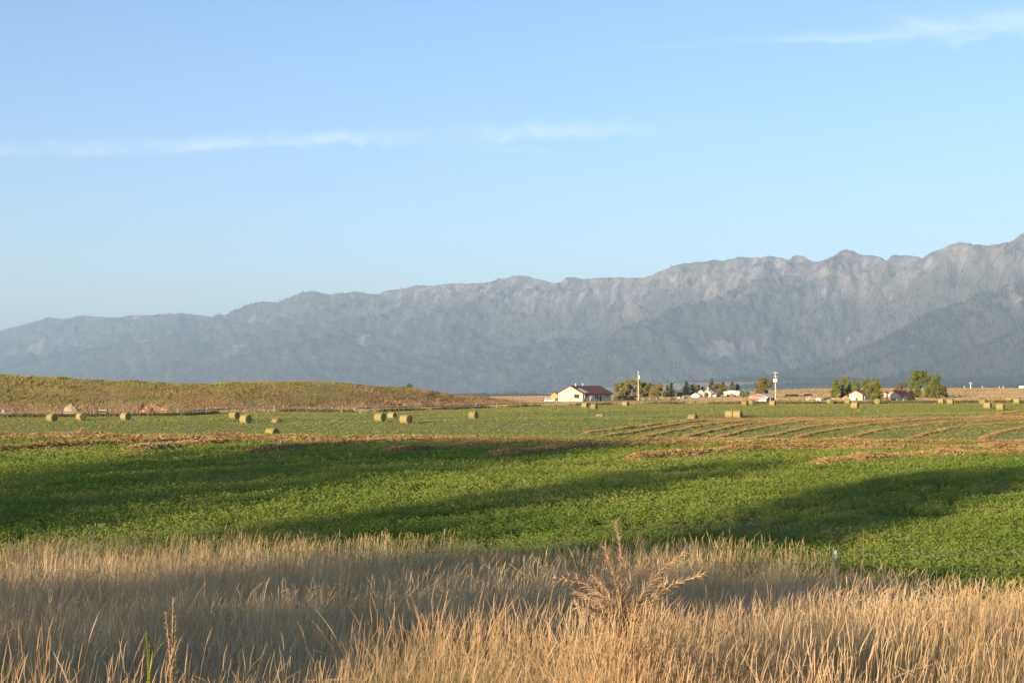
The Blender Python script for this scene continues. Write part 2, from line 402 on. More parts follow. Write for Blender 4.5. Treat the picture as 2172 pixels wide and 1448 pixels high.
DDX, DDY = -ADY, ADX                                            # downhill, towards the valley and the viewer
MD = 4300.0
def ridge_h(s):
    x = RX0 + ADX * s; y = RY0 + ADY * s
    return np.minimum(y * np.interp(x / np.maximum(y, 2500.0), _sx, _se), 1230.0)
def mtn(s, d):
    """height of the range at s metres along the ridge and d metres downhill from it"""
    hr = ridge_h(s)
    t = np.clip(d / MD, 0, 1.6)
    prof = np.where(t < 1, (1 - np.clip(t, 0, 1)) ** 1.12, 0)
    jag = (fbm(s / 240.0, s * 0 + 3, 5, 68, 0.6) - 0.5) * 46 * sm(9500, 4500, s) + (fbm(s / 60.0, s * 0 + 8, 3, 69) - 0.5) * 14
    hr = hr + jag * np.exp(-np.maximum(d, 0) / 350.0)
    up = np.clip(d / 300.0, 0, 1)
    # spurs: long ridges running downhill, warped, with side ribs
    sw = s + 520 * (fbm(s / 2600.0, d / 1900.0, 3, 60) - 0.5) * up - 0.36 * d
    sp = np.abs(2 * vn(sw / 800.0, d / 12000.0, 61) - 1)
    sp = (0.78 * (1 - (1 - sp) ** 1.6)) + 0.22 * np.abs(2 * vn(sw / 380.0 + 7, d / 3000.0, 62) - 1)
    carve = sm(40, 900, d) * (1 - sm(0.78, 1.04, t)) * 640
    zb = -22 - 130 * sm(250, 1500, s)
    h = zb + (hr - zb) * prof - carve * sp * np.clip(hr / 900, 0.5, 1.3)
    bulge = 120 * np.sin(np.clip(t, 0, 1) * math.pi) * vn(s / 1500.0, d / 1500.0, 63)
    h = h + bulge
    ribs = np.abs(2 * fbm(s / 135.0 - 0.15 * d / 135, d / 420.0, 3, 64) - 1)
    h = h - 60 * np.abs(2 * fbm(s / 62.0 + 0.2 * d / 62, d / 150.0, 2, 77) - 1) * sm(10, 90, d) * (1 - sm(0.26, 0.42, t))
    h = h - 175 * (0.3 + 1.3 * vn(s / 640.0, d / 900.0, 78)) * ribs * sm(15, 160, d) * (1 - sm(0.30, 0.5, t)) - 40 * ribs * sm(0.3, 0.5, t) * (1 - sm(0.8, 1.0, t))
    h = h + 75 * (fbm(s / 90.0, d / 90.0, 3, 65) - 0.5) * sm(0, 60, d) * (1 - sm(0.45, 0.8, t))
    # skirt and valley apron
    apron = zb - 6 + 66 * (1 - sm(0.92, 1.5, t)) * (0.6 + 0.8 * vn(s / 900.0, d / 700.0, 66)) * (1 - 0.8 * sm(250, 1500, s))
    h = np.maximum(h, apron + 0 * h)
    back = np.where(d < 0, d * 0.9, 0)
    return h + back - 6 * np.clip(vn(s / 30, s * 0, 67), 0, 1) * (d == 0)
ms = np.concatenate([np.arange(-5200, -1500, 40), np.arange(-1500, RL + 1200, 13.0), np.arange(RL + 1200, RL + 4200, 60)])
md = np.concatenate([[-500, -150, -40], np.arange(0, 1900, 14), np.arange(1900, MD, 18), np.arange(MD, 6400, 45)])
MS, MDD = np.meshgrid(ms, md, indexing='ij')
MZ = mtn(MS, MDD)
MX = RX0 + ADX * MS + DDX * MDD; MY = RY0 + ADY * MS + DDY * MDD
nr, nc = MX.shape; ii = np.arange(nr * nc).reshape(nr, nc)
MQ = np.stack([ii[:-1, :-1], ii[:-1, 1:], ii[1:, 1:], ii[1:, :-1]], -1).reshape(-1, 4)
# how rocky each spot is: bare crest and steep faces, a few scree slides lower down
gy, gx = np.gradient(MZ, axis=0), np.gradient(MZ, axis=1)
rel = MZ / np.maximum(ridge_h(MS), 1)
def rockiness(s, d, z):
    rel = z / np.maximum(ridge_h(s), 1); hi = sm(9500, 3600, s)
    line = 1.02 - 0.30 * hi
    a = sm(-0.10, 0.12, rel - line + 0.46 * (fbm(s / 420.0, d / 520.0, 4, 70) - 0.5))
    scree = sm(0.735, 0.78, fbm(s / 260.0, d / 420.0, 3, 71)) * sm(0.15, 0.3, rel)
    strk = sm(0.34, 0.62, fbm(s / 75.0 + 0.34 * d / 75.0, d / 420.0, 4, 76))
    return np.clip(a * (0.25 + 0.75 * hi) * (0.25 + 0.75 * strk) + scree, 0, 1)
def dry_sunlit_tone(s, d):
    """drier, thinly wooded flanks facing left, their sunlit side put into floor colour"""
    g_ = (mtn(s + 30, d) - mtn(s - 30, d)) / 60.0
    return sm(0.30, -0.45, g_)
def dryness(s, d):
    """tan open fields on the lower apron, mostly on the right"""
    t = d / MD
    return sm(0.97, 1.02, t) * sm(0.50, 0.58, vn(s / 520.0, d / 200.0, 73) + 0.55 * sm(1100, 300, s) - 0.32) * sm(-1000, -650, s)
mm, t, b = newmat('mountain_rock_and_forest_floor')
pos = N(t, 'ShaderNodeNewGeometry').outputs['Position']
rock = ramp(t, tnoise(t, 0.012, 6, 0.7, pos, (1, 1, 0.5)), [(0.3, (0.10, 0.095, 0.095)), (0.5, (0.20, 0.185, 0.18)), (0.7, (0.34, 0.31, 0.29))])
forest = ramp(t, tnoise(t, 0.008, 6, 0.75, pos), [(0.3, (0.07, 0.08, 0.068)), (0.55, (0.11, 0.112, 0.086)), (0.75, (0.16, 0.145, 0.112))])
fieldc = ramp(t, tnoise(t, 0.004, 3, 0.5, pos), [(0.35, (0.50, 0.34, 0.19)), (0.65, (0.62, 0.46, 0.27))])
forest = mixrgb(t, attr(t, 'dry_sunlit_tone'), forest, (0.13, 0.12, 0.11)); c = mixrgb(t, attr(t, 'rock'), forest, rock); c = mixrgb(t, attr(t, 'field'), c, fieldc)  # left-facing flanks: sunlit contrast mixed into the floor colour
t.links.new(c, b.inputs['Base Color']); b.inputs['Roughness'].default_value = 1.0; b.inputs['Specular IOR Level'].default_value = 0.05
bp = N(t, 'ShaderNodeBump'); bp.inputs['Strength'].default_value = 0.8; bp.inputs['Distance'].default_value = 25
t.links.new(tnoise(t, 0.02, 6, 0.75, pos), bp.inputs['Height']); t.links.new(bp.outputs[0], b.inputs['Normal'])
mo = npmesh('mountains', np.stack([MX, MY, MZ], -1).reshape(-1, 3), MQ, mm, attrs={'rock': rockiness(MS, MDD, MZ), 'field': dryness(MS, MDD), 'dry_sunlit_tone': dry_sunlit_tone(MS, MDD)}, smooth=True)
tag(mo, 'long rocky mountain range with forested slopes across the horizon', None, None, 'structure')

# conifer forest clothing the slopes: far too many to count
g = np.random.default_rng(21)
nT = 420000
fs_ = g.uniform(-3200, RL + 900, nT); fd = g.uniform(20, 6300, nT)
fz = mtn(fs_, fd)
keep = (g.random(nT) > 0.97 * rockiness(fs_, fd, fz)) & (g.random(nT) < (0.25 + 0.9 * fbm(fs_ / 300.0, fd / 300.0, 3, 75)) * (1 - 0.62 * dry_sunlit_tone(fs_, fd))) & (g.random(nT) > dryness(fs_, fd) * 0.985)
fxw = RX0 + ADX * fs_ + DDX * fd; fyw = RY0 + ADY * fs_ + DDY * fd
keep &= np.abs(fxw / fyw) < 0.40
fs_, fd, fz, fxw, fyw = [q[keep] for q in (fs_, fd, fz, fxw, fyw)]
nT = len(fs_)
hh = g.uniform(13, 27, nT) * np.where(fd > MD, 0.75, 1.0); rr = hh * g.uniform(0.16, 0.24, nT); w0 = g.uniform(0, 6.28, nT)
base = np.stack([fxw, fyw, fz - 2], -1)
Vt = [base + np.stack([0 * hh, 0 * hh, hh + 2], -1)]
for k in range(4):
    a = w0 + k * math.pi / 2
    Vt.append(base + np.stack([rr * np.cos(a), rr * np.sin(a), 0 * hh], -1))
Vt = np.stack(Vt, 1).reshape(-1, 3)
o5 = np.arange(nT)[:, None] * 5
TQ = np.concatenate([np.stack([o5[:, 0], o5[:, 0] + 1 + k, o5[:, 0] + 1 + (k + 1) % 4], -1) for k in range(4)])
mf, t, c, _ = leafmat('conifer_forest', [(0.0, (0.030, 0.044, 0.042)), (0.5, (0.052, 0.063, 0.055)), (0.85, (0.078, 0.084, 0.066)), (1.0, (0.14, 0.12, 0.085))], 0.05, 0.0016, [(0.35, (0.042, 0.058, 0.052)), (0.65, (0.09, 0.094, 0.072))], 0.4)
fo = npmesh('conifer_forest', Vt, TQ, mf)
tag(fo, 'dark conifer forest covering the mountain slopes', None, None, 'stuff')

# ------------------------------------------------------------------ the air: haze over the whole valley
mz, t, b = newmat('valley_haze'); t.nodes.remove(b)
pv = N(t, 'ShaderNodeVolumePrincipled')
pv.inputs['Color'].default_value = (0.56, 0.78, 1.0, 1); pv.inputs['Density'].default_value = 6.2e-5; pv.inputs['Anisotropy'].default_value = 0.1
t.links.new(pv.outputs[0], t.nodes['Material Output'].inputs['Volume'])
hb = MB(); hb.box((-3000, 13000, 540), (44000, 30000, 1560))
ho = hb.build('haze', mz); tag(ho, 'pale blue haze hanging over the valley', None, None, 'stuff')

# ------------------------------------------------------------------ alfalfa: leafy clumps over the near field
def wedge(n, y0, y1, g, xmax=0.44, pad=4.0):
    """n random points in the camera's wedge between two depths, even per square metre"""
    y = y0 + (y1 - y0) * g.random(int(n * 2.2)); w = xmax * y + pad
    k = g.random(len(y)) < w / (xmax * y1 + pad); y = y[k][:n]
    return (2 * g.random(len(y)) - 1) * (xmax * y + pad), y
def cover(x, y):
    """how densely the alfalfa stands: thin, stony patches on the right"""
    a = fbm(x / 4.5 + 0.15 * y, y / 1.9, 4, 80)
    side = sm(-0.12, 0.28, x / y)
    return np.clip(1.0 - (0.35 + 0.9 * side) * sm(0.56, 0.64, a) * (1 - sm(62, 85, y)), 0.18, 1)
g = np.random.default_rng(31)
Cs, Ss = [], []
for (y0, y1, dens, nl, ls) in ((14, 38, 26, 58, 0.030), (38, 58, 22, 38, 0.040), (58, 98, 16, 24, 0.058)):
    n = int(dens * (y1 - y0) * (0.44 * (y0 + y1) + 8))
    x, y = wedge(n, y0, y1, g)
    keep = (y > yverge(x, y) - 0.8) & (g.random(len(x)) < cover(x, y))
    x, y = x[keep], y[keep]
    drill = vn((0.94 * y - 0.34 * x) / 0.55, (0.34 * y + 0.94 * x) / 14.0, 83)      # faint drill rows
    sc_ = (0.72 + 0.56 * drill) * g.uniform(0.7, 1.25, len(x)) * (0.85 + 0.4 * vn(x / 1.6, y / 1.6, 81)) * (0.8 + 0.4 * cover(x, y))
    z = H(x, y)
    m_ = len(x)
    d_ = rand_dirs(m_ * nl, g).reshape(m_, nl, 3); d_[..., 2] = np.abs(d_[..., 2])
    rad = g.random((m_, nl, 1)) ** 0.4
    off = d_ * rad * np.array([0.21, 0.21, 0.22]) * sc_[:, None, None] * (0.09 / 0.062 if nl == 12 else 1) ** 0.3
    off[..., 2] += 0.04
    Cs.append((np.stack([x, y, z], -1)[:, None] + off).reshape(-1, 3)); Ss.append(np.repeat(sc_, nl) ** 0.4 * ls)
Va, Qa = leaf_quads(np.concatenate(Cs), np.concatenate(Ss), g, flat=0.35, aspect=0.7)
m_alf, *_ = leafmat('alfalfa_leaf', [(0.0, (0.10, 0.16, 0.026)), (0.4, (0.17, 0.235, 0.042)), (0.8, (0.255, 0.295, 0.062)), (1.0, (0.33, 0.31, 0.10))], 0.42, 0.16, [(0.35, (0.11, 0.185, 0.033)), (0.55, (0.20, 0.25, 0.054)), (0.70, (0.32, 0.28, 0.10))], 0.55, 0.45)
tag(npmesh('alfalfa', Va, Qa, m_alf), 'leafy green alfalfa crop in the near field', None, None, 'stuff')

# short regrowth on the mown field beyond the crest
g = np.random.default_rng(32)
x, y = wedge(190000, 96, 470, g, 0.42, 10)
k = (y < yedge(x, y) + 1.0) & (g.random(len(x)) < np.clip(1.3 * (150 / y) ** 0.7, 0.25, 1)); x, y = x[k], y[k]; n = len(x)
row = np.sin((y * 0.90 - x * 0.22) * 0.95 + 1.5 * vn(x / 40, y / 25, 85))
z = H(x, y); sc_ = g.uniform(0.6, 1.2, n) * (1 + 0.30 * row) * (0.65 + 0.7 * vn(x / 7.0, y / 2.6, 82))
nl = 5
off = g.normal(size=(n, nl, 3)) * np.array([0.16, 0.16, 0.0]); off[..., 2] = g.random((n, nl)) * 0.09 * sc_[:, None] + 0.01
C_ = (np.stack([x, y, z], -1)[:, None] + off).reshape(-1, 3)
Vb, Qb = leaf_quads(C_, np.repeat(0.12 * sc_, nl) * (np.repeat(y, nl) / 200) ** 0.25, g, flat=0.1, aspect=0.7)
m_mow, *_ = leafmat('mown_regrowth', [(0.0, (0.15, 0.185, 0.04)), (0.5, (0.215, 0.245, 0.06)), (0.85, (0.28, 0.28, 0.09)), (1.0, (0.38, 0.32, 0.14))], 0.4, 0.09, [(0.35, (0.19, 0.235, 0.05)), (0.65, (0.32, 0.30, 0.10))], 0.6, 0.7, (0.35, 1.5, 1))
tag(npmesh('field_stubble', Vb, Qb, m_mow), 'short green regrowth over the mown hayfield', None, None, 'stuff')

# dry pasture beyond the field and grass cover of the hill
def tufts(name, x, y, z, nl, h, w, m, label, g, lean=0.3):
    n = len(x); P = np.stack([x, y, z], -1)
    ang = g.uniform(0, 6.28, (n, nl)); tl = g.normal(0, lean, (n, nl)); hh_ = np.asarray(h)[:, None] * g.uniform(0.5, 1.2, (n, nl))
    base = P[:, None] + np.stack([g.normal(0, 1, (n, nl)) * w, g.normal(0, 1, (n, nl)) * w, np.zeros((n, nl)) - 0.05], -1)
    up = np.stack([np.cos(ang) * tl * hh_, np.sin(ang) * tl * hh_, hh_], -1)
    sd = np.stack([-np.sin(ang + 1.1), np.cos(ang + 1.1), np.zeros_like(ang)], -1) * (w * g.uniform(0.35, 0.7, (n, nl)))[..., None]
    V = np.stack([base - sd, base + sd, base + up + sd * 0.45, base + up - sd * 0.45], 2).reshape(-1, 3)
    return tag(npmesh(name, V, np.arange(len(V)).reshape(-1, 4), m), label, None, None, 'stuff')
g = np.random.default_rng(33)
x, y = wedge(85000, 270, 850, g, 0.42, 14)
k = (y > yedge(x, y) - 0.5) & (mound(x, y) < H(x, y) + 0.1); x, y = x[k], y[k]
yb = yedge(x, y)
strip = np.exp(-((y - yb - 1.5) / 2.5) ** 2)
m_dry, *_ = leafmat('dry_pasture', [(0.0, (0.25, 0.18, 0.095)), (0.5, (0.345, 0.255, 0.14)), (1.0, (0.45, 0.345, 0.20))], 0.3, 0.03, [(0.35, (0.21, 0.19, 0.07)), (0.5, (0.37, 0.265, 0.145)), (0.68, (0.43, 0.32, 0.195))], 0.6, 0.6)
tufts('pasture_grass', x, y, H(x, y), 4, (0.30 + 0.25 * vn(x / 12, y / 12, 86) + 0.1 * strip) * (1 + 0 * x), 0.28, m_dry, 'tan dry pasture grass beyond the hayfield', g)
# a rank green-brown strip of weeds along the field edge
px_ = g.uniform(-150, 2300, 9000); th = (px_ - 1086) / F
y = np.interp(th, _ea, _ey) + g.normal(1.0, 1.3, len(px_)); x = th * y
keep = vn(px_ / 70.0, px_ * 0, 87) * 1.1 + 0.15 * g.random(len(px_)) > 0.42; x, y = x[keep], y[keep]
m_weed, *_ = leafmat('edge_weeds', [(0.0, (0.07, 0.075, 0.03)), (0.5, (0.13, 0.12, 0.045)), (1.0, (0.26, 0.19, 0.08))], 0.3, 0.08, [(0.4, (0.06, 0.06, 0.03)), (0.7, (0.15, 0.13, 0.05))], 0.4)
tufts('edge_weeds', x, y, H(x, y), 4, 0.65 * g.uniform(0.5, 1.2, len(x)), 0.22, m_weed, 'dark weedy strip along the far edge of the hayfield', g)
# hill cover
x = g.uniform(-210, 20, 110000); y = g.uniform(315, 450, 110000); z = mound(x, y)
k = (z > H(x, y) - 0.05) & (y < yedge(x, y) + 80); x, y, z = x[k], y[k], z[k]
hgt = (0.14 + 0.30 * fbm(x / 6.0, y / 6.0, 3, 88)) * np.where(fbm(x / 3.0, y / 3.0, 2, 89) > 0.66, 1.8, 1.0)
m_hill, t, c, sh_ = leafmat('hill_grass', [(0.0, (0.22, 0.15, 0.06)), (0.5, (0.30, 0.23, 0.09)), (1.0, (0.44, 0.34, 0.17))], 0.3, 0.075, [(0.33, (0.46, 0.29, 0.155)), (0.45, (0.28, 0.16, 0.075)), (0.56, (0.21, 0.195, 0.055)), (0.66, (0.40, 0.31, 0.13)), (0.78, (0.22, 0.19, 0.06))], 0.92, 0.86, (0.6, 0.8, 2.2))
gp = N(t, 'ShaderNodeNewGeometry').outputs['Position']; spz = N(t, 'ShaderNodeSeparateXYZ'); t.links.new(gp, spz.inputs[0])
mr = N(t, 'ShaderNodeMapRange'); mr.inputs['From Min'].default_value = -4.5; mr.inputs['From Max'].default_value = 1.5; t.links.new(spz.outputs['Z'], mr.inputs['Value'])
top_c = ramp(t, tnoise(t, 0.15, 4, 0.6, gp), [(0.4, (0.26, 0.25, 0.06)), (0.65, (0.42, 0.37, 0.10))])
c2 = mixrgb(t, wm_ := N(t, 'ShaderNodeMath', operation='MULTIPLY').outputs[0], c, top_c)
wn_ = wm_.node; t.links.new(mr.outputs[0], wn_.inputs[0]); wn_.inputs[1].default_value = 0.65
mr2 = N(t, 'ShaderNodeMapRange'); mr2.inputs['From Min'].default_value = -2.4; mr2.inputs['From Max'].default_value = -4.6; t.links.new(spz.outputs['Z'], mr2.inputs['Value'])
wl_ = N(t, 'ShaderNodeMath', operation='MULTIPLY'); t.links.new(mr2.outputs[0], wl_.inputs[0]); t.links.new(ramp(t, tnoise(t, 0.12, 4, 0.6, gp, (0.7, 0.7, 2)), [(0.35, (0.0, 0.0, 0.0)), (0.6, (0.85, 0.85, 0.85))]), wl_.inputs[1])
c2 = mixrgb(t, wl_.outputs[0], c2, (0.47, 0.30, 0.17))
for s_ in sh_: t.links.new(c2, s_.inputs[0])
tufts('hill_grass', x, y, z, 5, hgt * 0.9, 0.17, m_hill, 'mixed green and brown grass covering the low hill', g, 0.4)

# ------------------------------------------------------------------ tall dry grass of the verge
g = np.random.default_rng(41)
def ribbons(P, Wd, side):
    """P (n,k,3) points along each blade, Wd (n,k) widths, side (n,3) -> verts, quads"""
    n, k, _ = P.shape
    V = np.stack([P - side[:, None] * Wd[..., None] * 0.5, P + side[:, None] * Wd[..., None] * 0.5], 2).reshape(-1, 3)
    i = np.arange(n)[:, None] * (2 * k) + np.arange(k - 1)[None] * 2
    Q = np.stack([i, i + 1, i + 3, i + 2], -1).reshape(-1, 4)
    return V, Q
def grass_plants(x, y, h, green, head, stout, lean_mean, lean_sd, g, nleaf=2, bend=0.25):
    """returns (V, Q, mi, green attr) of stems with seed heads and arching leaves"""
    n = len(x); z = H(x, y) - 0.03
    la = g.normal(lean_mean[0], 1.5, n); lm = np.abs(g.normal(lean_mean[1], lean_sd, n))
    D = np.stack([np.cos(la), np.sin(la), np.zeros(n)], -1)
    tt = np.array([0, 0.35, 0.65, 0.85, 1.0]); K = len(tt)
    droop = np.where(g.random(n) < 0.14, np.abs(g.normal(0.1, 0.35, n)), np.abs(g.normal(0, bend, n)))
    B = np.stack([x, y, z], -1)
    P = B[:, None] + D[:, None] * (h * lm)[:, None, None] * tt[None, :, None] + D[:, None] * (h * droop)[:, None, None] * (tt ** 3)[None, :, None]
    P[..., 2] += h[:, None] * tt - (h * droop * 0.35)[:, None] * tt ** 4
    ps = g.uniform(-0.9, 0.9, n); S = np.stack([np.cos(ps), np.sin(ps), np.zeros(n)], -1)
    W = stout[:, None] * np.array([1, 0.9, 0.75, 0.6, 0.45])[None]
    V1, Q1 = ribbons(P, W, S)
    G1 = np.repeat((green[:, None] * np.clip(1.3 - 1.15 * tt[None], 0, 1)), 2, 1).ravel()
    out = [(V1, Q1, 0, G1)]
    # seed heads: two crossed spindles
    hd = np.where(head > 0)[0]; T = P[hd, -1]; dr = P[hd, -1] - P[hd, -2]; dr /= np.linalg.norm(dr, axis=1, keepdims=True)
    th = np.array([-0.05, 0.18, 0.55, 0.85, 1.0]); prof = np.array([0.35, 1.0, 0.9, 0.55, 0.1])
    dd2 = D[hd] * (0.10 + 1.2 * droop[hd][:, None]); 
    PH = T[:, None] + (dr[:, None] * th[None, :, None] + dd2[:, None] * (th ** 2)[None, :, None]) * head[hd][:, None, None]
    PH += g.normal(0, 0.0012, PH.shape)
    WH = (stout[hd] * 1.0 + 0.0019)[:, None] * prof[None] * g.uniform(0.75, 1.25, (len(hd), 5))
    S2 = np.cross(dr, S[hd]); S2 /= np.linalg.norm(S2, axis=1, keepdims=True) + 1e-9
    for s_ in (S[hd], S2):
        V2, Q2 = ribbons(PH, WH, s_); out.append((V2, Q2, 1, np.zeros(len(V2))))
    # leaves
    for L in range(nleaf):
        q = g.random(n) < 0.8; m_ = q.sum(); a = g.uniform(0, 6.28, m_); t0 = g.uniform(0.03, 0.42, m_)
        st = B[q] + (P[q, 2] - B[q]) * (t0 / 0.65)[:, None]
        ln = h[q] * g.uniform(0.2, 0.45, m_); A = np.stack([np.cos(a), np.sin(a), np.zeros(m_)], -1) + D[q] * 0.4
        ts = np.array([0, 0.35, 0.7, 1.0]); ri = g.uniform(1.2, 2.6, m_); dp = g.uniform(0.3, 2.2, m_)
        PL = st[:, None] + A[:, None] * ln[:, None, None] * (ts * 0.5)[None, :, None]
        PL[..., 2] += ln[:, None] * (ri[:, None] * ts - dp[:, None] * ts ** 2)
        sd = np.stack([-np.sin(a), np.cos(a), np.zeros(m_)], -1)
        V3, Q3 = ribbons(PL, (stout[q] * 1.05)[:, None] * np.array([0.8, 1.0, 0.75, 0.12])[None], sd)
        out.append((V3, Q3, 2, np.repeat(green[q][:, None] * np.array([1, 0.8, 0.5, 0.2])[None], 2, 1).ravel()))
    return out
chunks = []
# near band: stout golden stems right in front of the camera
def add_band(n, y0, y1, xp, hf, gf, headlen, hp, stw, lean, leansd, nleaf=2, dens=None, bend=0.2, ymx=None):
    x, y = wedge(n, y0, y1, g, 0.44, xp)
    # grow in bunches
    x = x + 0.10 * g.normal(size=len(x)); cl = vn(x / 0.22, y / 0.22, 90)
    k = (g.random(len(x)) < (0.35 + 0.9 * cl)) & (y < yverge(x, y) + 1.0 * g.normal(size=len(x)) + 2.5 * (vn(x / 2.5, y * 0, 96) - 0.5))
    if dens is not None: k &= g.random(len(x)) < dens(x, y)
    x, y = x[k], y[k]; n = len(x)
    h = hf(x, y) * np.clip(g.normal(0.88, 0.14, n), 0.35, 1.10) * (0.85 + 0.25 * vn(x / 0.6, y / 0.6, 91))
    hd = np.where(g.random(n) < hp, headlen * g.uniform(0.7, 1.3, n), 0)
    st = stw * g.uniform(0.7, 1.4, n)
    chunks.extend(grass_plants(x, y, h, gf(x, y) * g.uniform(0.3, 1.2, n), hd, st, lean, leansd, g, nleaf, bend))
def az(x, y): return x / np.maximum(y, 1)
rt = lambda x, y: sm(-0.16, -0.02, az(x, y))                   # 0 on the left, 1 on the right
greenz = lambda x, y: 0.2 + 0.9 * np.exp(-((az(x, y) + 0.06) / 0.07) ** 2) * (y < 9) + 0.5 * sm(0.45, 0.7, vn(x / 0.9, y / 0.9, 92))
# foreground
cen = lambda x, y: np.exp(-((az(x, y) + 0.045) / 0.075) ** 2)      # the taller, greener bunch left of the weed
pat = lambda x, y: 0.25 + 0.95 * sm(0.35, 0.6, vn(x / 0.9 + 5, y / 0.9, 95))
rgt = lambda x, y: sm(0.0, 0.10, az(x, y))                         # the dense pale stand right of the weed
add_band(20000, 2.6, 6.0, 1.6, lambda x, y: 0.68 + 0.10 * sm(3.5, 5, y) + 0.05 * rt(x, y), greenz, 0.105, 0.55, 0.0016, (0.1, 0.05), 0.05, 1, lambda x, y: (0.62 + 0.1 * rt(x, y) + 0.28 * rgt(x, y)) * pat(x, y), 0.05)
add_band(24000, 5.6, 8.6, 2.0, lambda x, y: 0.56 + 0.25 * rt(x, y) * (1 - 0.0 * y) - 0.05 * rgt(x, y), greenz, 0.11, 0.6, 0.0017, (0.1, 0.06), 0.06, 1, lambda x, y: (0.10 + 0.25 * rt(x, y) + 0.65 * rgt(x, y)) * pat(x, y), 0.05)
# the taller bunch of fine stems leaning right, left of the weed
add_band(20000, 5.4, 9.2, 2.0, lambda x, y: 0.90 - 0.05 * (y - 6), greenz, 0.11, 0.75, 0.0017, (0.1, 0.16), 0.09, 1, lambda x, y: 0.75 * np.exp(-((az(x, y) + 0.052) / 0.062) ** 2) * pat(x, y), 0.06)
add_band(18000, 8.0, 12.5, 2.5, lambda x, y: 0.50 + 0.16 * rt(x, y), greenz, 0.10, 0.45, 0.0024, (0.1, 0.08), 0.08, 2, lambda x, y: (0.5 + 0.2 * rt(x, y) + 0.3 * rgt(x, y)) * pat(x, y), 0.08)
# low leafy growth between the stems, greener near the ground
add_band(26000, 2.4, 9.0, 1.8, lambda x, y: 0.36 + 0.22 * vn(x / 0.8, y / 0.8, 97), lambda x, y: 0.35 + 0.65 * sm(0.35, 0.65, vn(x / 0.7, y / 0.7, 92)), 0.05, 0.05, 0.0020, (0.3, 0.1), 0.15, 3, None, 0.2)
# the stand right at the foot of the big weed
add_band(60000, 4.9, 6.2, 0.5, lambda x, y: 0.88 + 0 * x, greenz, 0.10, 0.7, 0.0018, (0.1, 0.06), 0.07, 1, lambda x, y: np.exp(-((az(x, y) - 0.08) / 0.03) ** 2) * 0.9, 0.06)
nfront = len(chunks)
# dense, finer grass filling the hollow, colours lifted to lighten its shade
add_band(21000, 6.5, 14.0, 2.5, lambda x, y: (0.40 + 0.2 * vn(x / 1.1, y / 1.1, 98)) + 0.04 * (y - 9), lambda x, y: 0.05 + 0 * x, 0.07, 0.35, 0.0034, (0.5, 0.12), 0.2, 3, lambda x, y: 1.0 - 0.55 * rt(x, y) * (y < 9), 0.22)
add_band(38000, 13.0, 20.5, 3.0, lambda x, y: 0.54 + 0.26 * vn(x / 1.4, y / 1.4, 99) - 0.10 * sm(0.2, 0.3, az(x, y)), lambda x, y: 0.08 + 0 * x, 0.10, 0.45, 0.0042, (0.4, 0.08), 0.13, 2, None, 0.18)
add_band(52000, 19.5, 28.5, 3.0, lambda x, y: 0.66 + 0.30 * vn(x / 1.6, y / 1.6, 93) ** 2, lambda x, y: 0.1 + 0.35 * sm(0.05, 0.2, az(x, y)), 0.11, 0.6, 0.0042, (0.4, 0.05), 0.10, 2, lambda x, y: 1.0 - 0.75 * sm(-4, 0.5, y - yverge(x, y)), 0.08)
Vg = np.concatenate([c_[0] for c_ in chunks]); ofs = np.cumsum([0] + [len(c_[0]) for c_ in chunks[:-1]])
Qg = np.concatenate([c_[1] + o_ for c_, o_ in zip(chunks, ofs)]); mi_ = np.concatenate([np.full(len(c_[1]), c_[2] + (3 if q_ >= nfront else 0)) for q_, c_ in enumerate(chunks)])
Gg = np.concatenate([c_[3] for c_ in chunks])
def grassmat(name, stops, gcol, trans):
    m, t, c, sh = leafmat(name, stops, trans, 1.0, [(0.36, stops[0][1]), (0.64, stops[-1][1])], 0.45)
    c2 = mixrgb(t, attr(t, 'green'), c, gcol)
    for s_ in sh: t.links.new(c2, s_.inputs[0])
    return m
m_stem = grassmat('dry_grass_stem', [(0.0, (0.26, 0.175, 0.08)), (0.5, (0.44, 0.31, 0.15)), (1.0, (0.64, 0.48, 0.27))], (0.13, 0.16, 0.03), 0.25)
m_head = grassmat('dry_grass_seed_head', [(0.0, (0.30, 0.18, 0.085)), (0.35, (0.52, 0.36, 0.19)), (1.0, (0.74, 0.56, 0.36))], (0.2, 0.2, 0.05), 0.25)
m_blade = grassmat('dry_grass_blade', [(0.0, (0.20, 0.135, 0.065)), (0.5, (0.31, 0.22, 0.115)), (1.0, (0.42, 0.315, 0.19))], (0.11, 0.16, 0.03), 0.30)
m_stem2 = grassmat('shade_lifted_grass_stem', [(0.0, (0.28, 0.19, 0.09)), (0.5, (0.56, 0.41, 0.22)), (1.0, (0.80, 0.62, 0.38))], (0.16, 0.18, 0.05), 0.25)  # hollow and back grass: pale straw copies, lightened in colour against the shade
m_head2 = grassmat('shade_lifted_grass_seed_head', [(0.0, (0.45, 0.31, 0.155)), (0.5, (0.61, 0.44, 0.24)), (1.0, (0.76, 0.58, 0.35))], (0.2, 0.2, 0.05), 0.25)
m_blade2 = grassmat('shade_lifted_grass_blade', [(0.0, (0.25, 0.18, 0.10)), (0.5, (0.53, 0.40, 0.235)), (1.0, (0.80, 0.64, 0.42))], (0.13, 0.17, 0.04), 0.30)
tag(npmesh('dry_grass', Vg, Qg, [m_stem, m_head, m_blade, m_stem2, m_head2, m_blade2], mi_, {'green': Gg}), 'tall golden dry grass with seed heads along the verge', None, None, 'stuff')
print('grass faces', len(Qg), 'alfalfa', len(Qa), 'mown', len(Qb))

